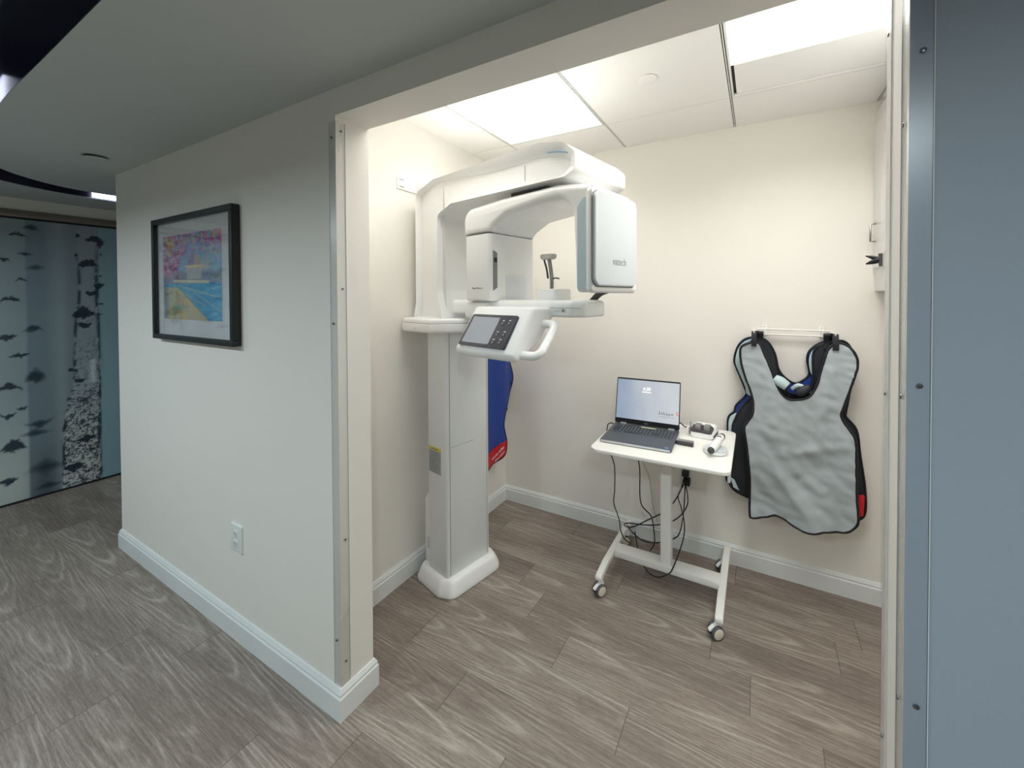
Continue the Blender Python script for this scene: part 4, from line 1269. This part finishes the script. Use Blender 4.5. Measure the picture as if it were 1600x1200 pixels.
SD = Vector((-0.171, 1.935, 0.7525))
t = thing('handheld_scanner', 'white handheld scanner lying across a round silver stand at the table corner', 'scanner', SD, 0.0)
bm = BM(); lathe(bm, [(0.030, 0), (0.048, 0.003), (0.053, 0.012), (0.051, 0.018), (0.046, 0.016), (0.0, 0.010)], 36, Matrix.Translation(SD))
obj('stand_dish', bm, M['white'], t)
bm = BM(); lathe(bm, [(0.0505, 0.0178), (0.0520, 0.0172), (0.0520, 0.0200), (0.0470, 0.0205), (0.020, 0.0125), (0.0, 0.0125)], 36, Matrix.Translation(SD))
obj('stand_insert', bm, M['plate'], t)
a0 = Vector((-0.184, 1.868, 0.783)); a1 = Vector((-0.150, 2.035, 0.800))
bm = BM()
P = [a0.lerp(a1, k/10) for k in range(11)]
tube(bm, P, [0.013, 0.0165, 0.018, 0.0185, 0.0185, 0.018, 0.0175, 0.017, 0.0165, 0.0155, 0.011], 16)
obj('body', bm, M['white'], t)
d_ = (a1-a0).normalized()
bm = BM(); tube(bm, [a0-d_*0.010, a0-d_*0.004, a0+d_*0.006], [0.0105, 0.0145, 0.0150], 16)
obj('tip_cap', bm, M['darkgrey'], t)
bm = BM(); tube(bm, [a1-d_*0.012, a1+d_*0.004], [0.0168, 0.013], 16)
obj('end_ring', bm, M['darkgrey'], t)
bm = BM(); mid = a0.lerp(a1, 0.72); m_ = basis(mid+Vector((0, 0, 0.0172)), (1, 0, 0), d_)
prism(bm, rrect(-0.009, 0.009, -0.004, 0.004, 0.003), -0.002, 0.0012, 'xyz', r0=0, mtx=m_)
obj('button', bm, M['darkgrey'], t)

# ------------------------------------------------------------------ cables
def cable(name, label, pts, r=0.0032, extra=None, group=None):
    bm = BM(); tube(bm, smooth_path(pts, 7), r, 8)
    o = obj(name, bm, M['cable']); tag(o, label, 'cable', group)
    return o
cable('power_cable', 'black cable hanging from the left edge of the table beside the laptop', [(-0.700, 2.066, 0.766), (-0.718, 2.068, 0.770), (-0.728, 2.045, 0.768), (-0.729, 2.036, 0.752), (-0.733, 2.036, 0.72), (-0.735, 2.07, 0.65), (-0.735, 2.098, 0.592), (-0.735, 2.174, 0.485), (-0.735, 2.177, 0.346), (-0.735, 2.160, 0.279), (-0.722, 2.181, 0.21), (-0.715, 2.206, 0.150), (-0.700, 2.175, 0.125), (-0.655, 2.10, 0.126), (-0.613, 2.072, 0.1275)])
cable('data_cable', 'black cable hanging down between the table foot and the table column', [(-0.585, 2.105, 0.734), (-0.58, 2.105, 0.66), (-0.58, 2.118, 0.583), (-0.58, 2.151, 0.495), (-0.58, 2.152, 0.362), (-0.57, 2.164, 0.297), (-0.53, 2.187, 0.245), (-0.51, 2.167, 0.21), (-0.486, 2.098, 0.154), (-0.5, 2.06, 0.1255)])
cable('thin_cable', 'thin grey cable hanging against the back wall behind the table', [(-0.62, 2.30, 0.74), (-0.611, 2.32, 0.497), (-0.573, 2.33, 0.396), (-0.551, 2.33, 0.238), (-0.52, 2.32, 0.14)], 0.0014).data.materials[0] = M['grey']
cable('power_cable', 'black cable looping from the outlet to the left behind the table column', [(-0.366, 2.310, 0.450), (-0.369, 2.300, 0.438), (-0.378, 2.24, 0.39), (-0.405, 2.18, 0.346), (-0.431, 2.14, 0.324), (-0.46, 2.12, 0.302), (-0.524, 2.12, 0.255), (-0.596, 2.13, 0.196), (-0.641, 2.14, 0.171), (-0.668, 2.15, 0.169), (-0.649, 2.15, 0.187), (-0.546, 2.13, 0.214), (-0.46, 2.12, 0.245), (-0.41, 2.13, 0.266), (-0.371, 2.2, 0.275), (-0.343, 2.25, 0.313), (-0.345, 2.28, 0.359), (-0.360, 2.3, 0.408)])
cable('power_cable', 'black cable drooping from the outlet low behind the table crossbar', [(-0.346, 2.318, 0.440), (-0.361, 2.31, 0.41), (-0.363, 2.3, 0.346), (-0.364, 2.25, 0.247), (-0.375, 2.2, 0.179), (-0.399, 2.15, 0.168), (-0.456, 2.1, 0.16), (-0.518, 2.1, 0.144), (-0.573, 2.12, 0.137), (-0.628, 2.15, 0.146), (-0.664, 2.18, 0.160)])
cable('power_cable', 'black cable sagging below the table crossbar near the floor', [(-0.352, 2.325, 0.43), (-0.398, 2.3, 0.338), (-0.379, 2.28, 0.279), (-0.358, 2.25, 0.218), (-0.347, 2.17, 0.187), (-0.357, 2.075, 0.145), (-0.368, 1.968, 0.129), (-0.382, 1.955, 0.11), (-0.427, 1.95, 0.080), (-0.481, 1.96, 0.076), (-0.53, 2.02, 0.075), (-0.575, 2.09, 0.10), (-0.600, 2.12, 0.17)])
cable('laptop_cable', 'short black cable behind the right side of the laptop screen', [(-0.372, 2.150, 0.800), (-0.366, 2.19, 0.785), (-0.352, 2.215, 0.762), (-0.345, 2.235, 0.757)])
t = thing('power_plug', 'black plugs and adapter in the outlet below the tabletop', 'plug', (-0.36, YB, 0.43))
bm = BM(); box(bm, -0.383, -0.345, 2.312, 2.347, 0.442, 0.472, bevel=0.004)
obj('plug_body', bm, M['black'], t)
bm = BM(); box(bm, -0.372, -0.338, 2.305, 2.347, 0.395, 0.432, bevel=0.004)
obj('plug_body', bm, M['black'], t)

# ------------------------------------------------------------------ lead aprons
def apron_mesh(outline, depth, thick, fold, smooth_n=5, spacing=0.014):
    """outline: [(a, z)] ring -> bmesh sheet; depth(a, z) gives the offset towards the room"""
    ring = [(p.x, p.y) for p in smooth_path([(a, b, 0) for a, b in outline], smooth_n, closed=True)]
    # drop points that crowd
    rr = [ring[0]]
    for p in ring[1:]:
        if math.hypot(p[0]-rr[-1][0], p[1]-rr[-1][1]) > 0.006: rr.append(p)
    ring = rr
    n = len(ring)
    a0 = min(p[0] for p in ring); a1 = max(p[0] for p in ring); b0 = min(p[1] for p in ring); b1 = max(p[1] for p in ring)
    def inside(x, y):
        c = False; j = n-1
        for i in range(n):
            xi, yi = ring[i]; xj, yj = ring[j]
            if (yi > y) != (yj > y) and x < (xj-xi)*(y-yi)/(yj-yi)+xi: c = not c
            j = i
        return c
    pts = [Vector(p) for p in ring]
    y = b0+spacing/2; odd = 0
    while y < b1:
        x = a0+(spacing/2 if odd else 0)
        while x < a1:
            if inside(x, y):
                dmin = min((x-p[0])**2+(y-p[1])**2 for p in ring)
                if dmin > (spacing*0.55)**2: pts.append(Vector((x, y)))
            x += spacing
        y += spacing*0.87; odd ^= 1
    V, E_, F_, *_ = delaunay_2d_cdt(pts, [(i, (i+1) % n) for i in range(n)], [], 1, 1e-5)
    return ring, V, F_

def apron(t, outline, M_body, to_world, fold, thick=0.007, trim_r=0.0062, name='body'):
    ring, V, F_ = apron_mesh(outline, None, thick, fold)
    bm = BM()
    fr = [bm.verts.new(to_world(v.x, v.y, fold(v.x, v.y))) for v in V]
    bk = [bm.verts.new(to_world(v.x, v.y, fold(v.x, v.y)-thick)) for v in V]
    cnt = {}
    for f in F_:
        bm.faces.new([fr[i] for i in f]); bm.faces.new([bk[i] for i in reversed(f)])
        for i in range(len(f)):
            e = (f[i], f[(i+1) % len(f)])
            cnt[e] = cnt.get(e, 0)+1
    for (a, b) in list(cnt):
        if (b, a) not in cnt:
            bm.faces.new((fr[b], fr[a], bk[a], bk[b]))
    body = obj(name, bm, M_body, t, smooth=60)
    bm = BM()
    tube(bm, [to_world(a, b, fold(a, b)-thick/2) for a, b in ring], trim_r, 8, closed=True)
    obj('binding', bm, M['trimfab'], t)
    return body, ring

A_OUT = [(-0.024, 1.234), (-0.061, 1.221), (-0.080, 1.199), (-0.077, 1.132), (-0.056, 1.05), (-0.037, 1.0), (-0.020, 0.929), (-0.023, 0.866), (-0.046, 0.822), (-0.060, 0.788), (-0.047, 0.686), (-0.034, 0.532), (-0.034, 0.364), (-0.021, 0.341), (0.034, 0.354), (0.078, 0.372), (0.122, 0.363), (0.173, 0.340), (0.223, 0.338), (0.288, 0.354), (0.358, 0.361), (0.396, 0.389), (0.412, 0.431), (0.406, 0.533), (0.401, 0.672), (0.397, 0.803), (0.378, 0.847), (0.355, 0.881), (0.344, 0.917), (0.354, 0.957), (0.373, 1.025), (0.391, 1.092), (0.404, 1.149), (0.398, 1.195), (0.375, 1.231), (0.344, 1.248), (0.314, 1.239), (0.292, 1.212), (0.267, 1.119), (0.252, 1.05), (0.228, 0.999), (0.203, 0.976), (0.161, 0.964), (0.119, 0.971), (0.084, 1.023), (0.057, 1.101), (0.030, 1.17), (0.008, 1.225)]
B_OUT = [(0.030, 1.248), (-0.024, 1.240), (-0.050, 1.18), (-0.048, 1.097), (-0.030, 0.994), (-0.030, 0.945), (-0.074, 0.885), (-0.104, 0.820), (-0.118, 0.768), (-0.113, 0.661), (-0.118, 0.553), (-0.139, 0.516), (-0.117, 0.445), (-0.033, 0.411), (0.124, 0.407), (0.371, 0.392), (0.424, 0.416), (0.447, 0.46), (0.444, 0.573), (0.426, 0.721), (0.410, 0.841), (0.362, 0.915), (0.385, 1.02), (0.397, 1.12), (0.392, 1.209), (0.358, 1.255), (0.295, 1.242), (0.242, 1.2), (0.239, 1.052), (0.206, 0.985), (0.138, 0.985), (0.098, 1.06), (0.075, 1.178)]
C_OUT = [(-0.006, 1.254), (-0.063, 1.240), (-0.097, 1.195), (-0.112, 1.129), (-0.102, 1.087), (-0.065, 0.993), (-0.055, 0.945), (-0.101, 0.885), (-0.112, 0.847), (-0.140, 0.812), (-0.143, 0.732), (-0.138, 0.58), (-0.129, 0.45), (0.125, 0.433), (0.376, 0.47), (0.390, 0.70), (0.373, 0.873), (0.388, 1.011), (0.395, 1.176), (0.363, 1.242), (0.291, 1.248), (0.233, 1.205), (0.218, 1.154), (0.228, 1.084), (0.200, 1.045), (0.157, 1.030), (0.100, 1.081), (0.072, 1.174), (0.040, 1.235)]

def fold_a(x, z):
    f = 0.006*math.sin((x*1.0+z*0.25)*22+1.0)*min(1, (1.25-z)*2.2)
    f += 0.022*noise.noise(Vector((x*6+z*2.2, z*4.0-x*2.5, 0.3)))+0.012*abs(noise.noise(Vector((x*12+z*8, z*9-x*7, 2.0))))+0.004*noise.noise(Vector((x*30+z*22, z*22-x*16, 5.0)))
    # gathers at the right and left shoulder edge
    f += 0.003*math.sin(z*170+x*40)*math.exp(-((x-0.385)/0.030)**2)*(1 if z > 0.93 else 0.3)
    f += 0.003*math.sin(z*170)*math.exp(-((x+0.06)/0.018)**2)
    # hanging folds falling from both straps
    f += 0.010*math.exp(-((x-0.02-(1.22-z)*0.12)/0.030)**2)*math.exp(-((z-1.05)/0.22)**2)
    f += 0.010*math.exp(-((x-0.32+(1.22-z)*0.15)/0.030)**2)*math.exp(-((z-1.05)/0.22)**2)
    # diagonal creases near the hem
    f += 0.014*math.exp(-((x*0.8+z*0.6-0.42)/0.028)**2)*math.exp(-((x-0.15)/0.12)**2)
    f -= 0.012*math.exp(-((x*0.75+z*0.66-0.50)/0.025)**2)*math.exp(-((x-0.2)/0.12)**2)
    f += 0.011*math.exp(-((x*0.3-z*0.95+0.62)/0.02)**2)*math.exp(-((x-0.24)/0.1)**2)
    return f
def fold_s(s):
    def g(x, z): return 0.007*noise.noise(Vector((x*9+s, z*6, s)))+0.003*math.sin(x*38+s)
    return g
def back_wall_plane(y):
    return lambda a, b, d: Vector((a, y-d, b))

tC = thing('lead_apron', 'blue lead apron with pale lining, rearmost of those hanging on the white rail', 'apron', (0.13, 2.33, 0.43), 0, 'lead aprons on the rail')
apron(tC, C_OUT, M['bluefab'], back_wall_plane(2.318), fold_s(3.0))
for ol in ([(-0.012, 1.246), (-0.060, 1.233), (-0.092, 1.193), (-0.107, 1.13), (-0.098, 1.088), (-0.060, 0.994), (-0.052, 0.955), (-0.02, 0.96), (-0.02, 1.10), (-0.01, 1.19)], [(-0.095, 0.835), (-0.118, 0.835), (-0.136, 0.808), (-0.139, 0.74), (-0.134, 0.60), (-0.128, 0.46), (-0.092, 0.46), (-0.092, 0.70)], [(0.275, 1.235), (0.238, 1.203), (0.223, 1.152), (0.233, 1.085), (0.26, 1.08), (0.27, 1.15)]):
    bm = BM(); prism(bm, [(p.x, p.y) for p in smooth_path([(a, b, 0) for a, b in ol], 4, closed=True)], 2.303, 2.310, 'xzy', r0=0.002)
    tag(obj('lining', bm, M['lining'], tC), 'pale teal lining turned outward')
tB = thing('lead_apron', 'black lead apron with a red label, between the silver apron and the wall', 'apron', (0.15, 2.29, 0.39), 0, 'lead aprons on the rail')
apron(tB, B_OUT, M['blackfab'], back_wall_plane(2.288), fold_s(1.0))
bm = BM(); prism(bm, fillet([(0.405, 0.437, .006), (0.436, 0.447, .006), (0.441, 0.545, .006), (0.410, 0.540, .006)], 4), 2.270, 2.2795, 'xzy', r0=0.001)
rl = tag(obj('label_patch', bm, M['redfab'], tB), 'red label at the lower right corner')
bm = BM(); box(bm, 0.409, 0.416, 2.2692, 2.2702, 0.466, 0.474)
obj('label_mark', bm, M['inkwhite'], rl)
bm = BM(); prism(bm, fillet([(-0.128, 0.512, .004), (-0.108, 0.50), (-0.085, 0.45), (-0.112, 0.46, .008)], 3), 2.268, 2.275, 'xzy', r0=0.001)
tag(obj('lining', bm, M['lining'], tB), 'pale lining showing at the lower left')
tA = thing('lead_apron', 'silver grey lead apron with black edging at the front of the white rail', 'apron', (0.17, 2.25, 0.34), 0, 'lead aprons on the rail')
apron(tA, A_OUT, M['silverfab'], back_wall_plane(2.240), fold_a)
def strap(bm, pts, w, th=0.004):
    """flat webbing strap along a path, width across x"""
    P = smooth_path(pts, 5); rings = []
    for i, p in enumerate(P):
        d = (P[min(i+1, len(P)-1)]-P[max(i-1, 0)]).normalized(); n = Vector((1, 0, 0)).cross(d).normalized()
        rings.append([bm.verts.new(p+Vector((sx*w/2, 0, 0))+n*(st*th/2)) for sx, st in ((-1, -1), (1, -1), (1, 1), (-1, 1))])
    for a, b in zip(rings, rings[1:]):
        for j in range(4): bm.faces.new((a[j], a[(j+1) % 4], b[(j+1) % 4], b[j]))
    bm.faces.new(rings[0]); bm.faces.new(rings[-1])
for tt, yb, dx, dy in ((tA, 2.242, 0.0, -0.014), (tB, 2.286, 0.03, 0.008), (tC, 2.316, 0.015, 0.03)):
    for x in (-0.018+dx, 0.322-dx):
        bm = BM(); strap(bm, [(x, yb-0.006, 1.215), (x, yb-0.004, 1.25), (x, 2.262+dy, 1.283), (x, 2.275+dy, 1.2885), (x, 2.288+dy, 1.282), (x, yb+0.008, 1.25), (x, yb+0.006, 1.225)], 0.024)
        obj('strap', bm, M['trimfab'], tt)
# rolled collars tucked into the neck of the aprons
t = thing('thyroid_collar', 'pale grey rolled collar tucked in the neck of the silver apron', 'collar', (0.10, 2.27, 0.98), 0)
bm = BM()
q0, q1 = Vector((0.074, 2.248, 1.062)), Vector((0.128, 2.236, 1.026))
tube(bm, [q0.lerp(q1, k/6) for k in range(7)], [0.018, 0.022, 0.025, 0.026, 0.025, 0.024, 0.022], 18)
obj('roll', bm, M['lining'], t)
bm = BM(); dd = (q1-q0).normalized()
lathe(bm, [(0.010, 0.0), (0.0225, 0.0), (0.0235, 0.004), (0.0195, 0.006), (0.017, 0.002), (0.0, 0.001)], 22, Matrix.Translation(q1-dd*0.001) @ Vector((0, 0, 1)).rotation_difference(dd).to_matrix().to_4x4())
obj('black_edge', bm, M['trimfab'], t)
t = thing('thyroid_collar', 'dark rolled collar tucked in the neck right of the pale one', 'collar', (0.20, 2.27, 0.98), 0)
bm = BM()
q0, q1 = Vector((0.222, 2.256, 1.03)), Vector((0.168, 2.250, 0.992))
tube(bm, [q0.lerp(q1, k/6) for k in range(7)], [0.014, 0.020, 0.023, 0.025, 0.025, 0.023, 0.018], 18)
obj('roll', bm, M['blackfab'], t)
bm = BM(); tube(bm, smooth_path([(0.150, 2.262, 1.012), (0.175, 2.252, 1.034), (0.205, 2.256, 1.022), (0.222, 2.27, 1.002)], 5), 0.010, 10)
obj('pale_fold', bm, M['lining'], t)
# the rail they hang on
t = thing('apron_rail', 'white wall rail with two brackets that the aprons hang from', 'rail', (0.155, YB, 1.28))
for z in (1.300, 1.272):
    bm = BM(); cyl(bm, (-0.002, 2.305 if z > 1.29 else 2.318, z), (1, 0, 0), 0.004, 0.312, 10)
    obj('bar', bm, M['whitemetal'], t)
for x in (0.031, 0.279):
    bm = BM(); box(bm, x-0.011, x+0.011, YB-0.004, YB-0.0002, 1.262, 1.318, bevel=0.001); box(bm, x-0.003, x+0.003, 2.300, YB-0.003, 1.266, 1.306, bevel=0.001)
    br = obj('bracket', bm, M['whitemetal'], t)
    bm = BM(); cyl(bm, (x, YB-0.004, 1.311), (0, -1, 0), 0.004, 0.002, 10); obj('screw', bm, M['plate'], br)
for x in (-0.018, 0.322):
    bm = BM(); tube(bm, [(x, 2.335, 1.2725), (x, 2.300, 1.2745), (x, 2.262, 1.2755), (x, 2.250, 1.279), (x, 2.246, 1.292)], 0.0036, 8); box(bm, x-0.008, x+0.008, 2.333, YB-0.0002, 1.258, 1.29)
    obj('hook_arm', bm, M['whitemetal'], t)

# blue apron on the left wall, half hidden by the machine
D_OUT = [(2.02, 1.13), (2.10, 1.20), (2.17, 1.19), (2.225, 1.12), (2.268, 1.02), (2.305, 0.925), (2.300, 0.865), (2.255, 0.80), (2.205, 0.735), (2.175, 0.68), (2.163, 0.61), (2.180, 0.545), (2.196, 0.49), (2.190, 0.425), (2.165, 0.395), (2.115, 0.383), (2.02, 0.378), (1.90, 0.380), (1.86, 0.40), (1.85, 0.48), (1.87, 0.60), (1.86, 0.70), (1.80, 0.80), (1.76, 0.88), (1.77, 0.96), (1.80, 1.05), (1.84, 1.13), (1.88, 1.19), (1.94, 1.20)]
t = thing('lead_apron', 'royal blue lead apron with red hem hanging on the left wall behind the machine', 'apron', (-1.52, 2.02, 0.38))
def fold_d(a, b): return 0.012*math.sin(a*26+b*2.0)+0.008*noise.noise(Vector((a*8, b*4, 7)))
def left_wall_plane(a, b, d): return Vector((-1.512+d, a, b))
apron(t, D_OUT, M['bluefab'], left_wall_plane, fold_d)
hem = [(1.862, 0.455), (2.00, 0.472), (2.187, 0.500), (2.191, 0.485), (2.186, 0.43), (2.162, 0.400), (2.115, 0.389), (2.02, 0.384), (1.902, 0.386), (1.866, 0.405)]
ring, V, F_ = apron_mesh(hem, None, 0, None, 3, 0.012)
bm = BM(); vv_ = [bm.verts.new(left_wall_plane(v.x, v.y, fold_d(v.x, v.y)+0.0012)) for v in V]
v2_ = [bm.verts.new(left_wall_plane(v.x, v.y, fold_d(v.x, v.y)-0.001)) for v in V]
for f in F_: bm.faces.new([vv_[i] for i in f]); bm.faces.new([v2_[i] for i in reversed(f)])
hm = tag(obj('hem', bm, M['redfab'], t, smooth=60), 'red hem with white lettering')
scribble('hem_lettering', 0.135, 0.020, M['lining'], hm, basis((-1.490, 2.015, 0.432), (0, 0.97, 0.24), (0, -0.24, 0.97)), 3)
scribble('hem_lettering', 0.110, 0.012, M['inkwhite'], hm, basis((-1.490, 2.045, 0.409), (0, 0.97, 0.24), (0, -0.24, 0.97)), 6)
bm = BM(); tube(bm, smooth_path([(-1.525, 2.285, 0.88), (-1.535, 2.262, 0.78), (-1.535, 2.245, 0.715), (-1.535, 2.225, 0.69), (-1.53, 2.185, 0.70)], 5), [0.006]*12+[0.012]*9, 10)
obj('side_strap', bm, M['trimfab'], t)
bm = BM(); tube(bm, smooth_path([(-1.516, 1.91, 1.195), (-1.53, 1.925, 1.24), (-1.535, 2.02, 1.262), (-1.53, 2.115, 1.24), (-1.516, 2.135, 1.195)], 5), 0.006, 8)
obj('hanging_loop', bm, M['trimfab'], t)
t = thing('wall_hook', 'small white hook on the left wall holding the royal blue apron', 'hook', (XL, 2.02, 1.26))
bm = BM(); box(bm, XL+0.0002, XL+0.006, 1.995, 2.045, 1.235, 1.30, bevel=0.001); tube(bm, [(XL+0.004, 2.02, 1.25), (XL+0.07, 2.02, 1.252), (XL+0.10, 2.02, 1.256), (XL+0.106, 2.02, 1.275)], 0.004, 8)
obj('hook', bm, M['whitemetal'], t)

# ------------------------------------------------------------------ wall cabinet at the far right
t = thing('wall_cabinet', 'white wall cabinet on the right wall just inside the jamb', 'cabinet', (0.63, 1.9, 1.49))
CXF = 0.487
bm = BM(); box(bm, CXF, XW-0.0005, 1.35, YB-0.001, 1.492, 2.33, bevel=0.002)
obj('carcass', bm, M['white'], t)
for y0, y1 in ((1.356, 1.845), (1.852, 2.340)):
    bm = BM(); box(bm, CXF-0.011, CXF-0.0005, y0, y1, 1.60, 2.262, bevel=0.002)
    d = obj('door', bm, M['white'], t)
    bm = BM(); tube(bm, [(CXF-0.011, y1-0.045, 1.72), (CXF-0.030, y1-0.045, 1.722), (CXF-0.030, y1-0.045, 1.80), (CXF-0.011, y1-0.045, 1.802)], 0.004, 8)
    obj('handle', bm, M['steel'], d)
t = thing('clip', 'small black two-bladed clip hooked on the front of the white cabinet', 'clip', (CXF-0.011, 2.19, 1.60))
def blade(bm, a, b, w):
    P = [Vector(a).lerp(Vector(b), k/8) for k in range(9)]
    tube(bm, P, [w*(0.25+0.75*math.sin(math.pi*min(1, 0.12+k/8*0.95))**0.8) for k in range(9)], 10, flat=(Vector((0.3, 1, 0.2)).normalized(), 0.45))
bm = BM(); blade(bm, (CXF-0.004, 2.18, 1.625), (CXF-0.065, 2.20, 1.648), 0.010)
obj('blade', bm, M['black'], t)
bm = BM(); blade(bm, (CXF-0.006, 2.18, 1.632), (CXF-0.064, 2.20, 1.612), 0.012)
obj('blade', bm, M['black'], t)
bm = BM(); tube(bm, [(CXF-0.016, 2.185, 1.655), (CXF-0.014, 2.185, 1.60)], 0.008, 10)
obj('spring', bm, M['darkgrey'], t)
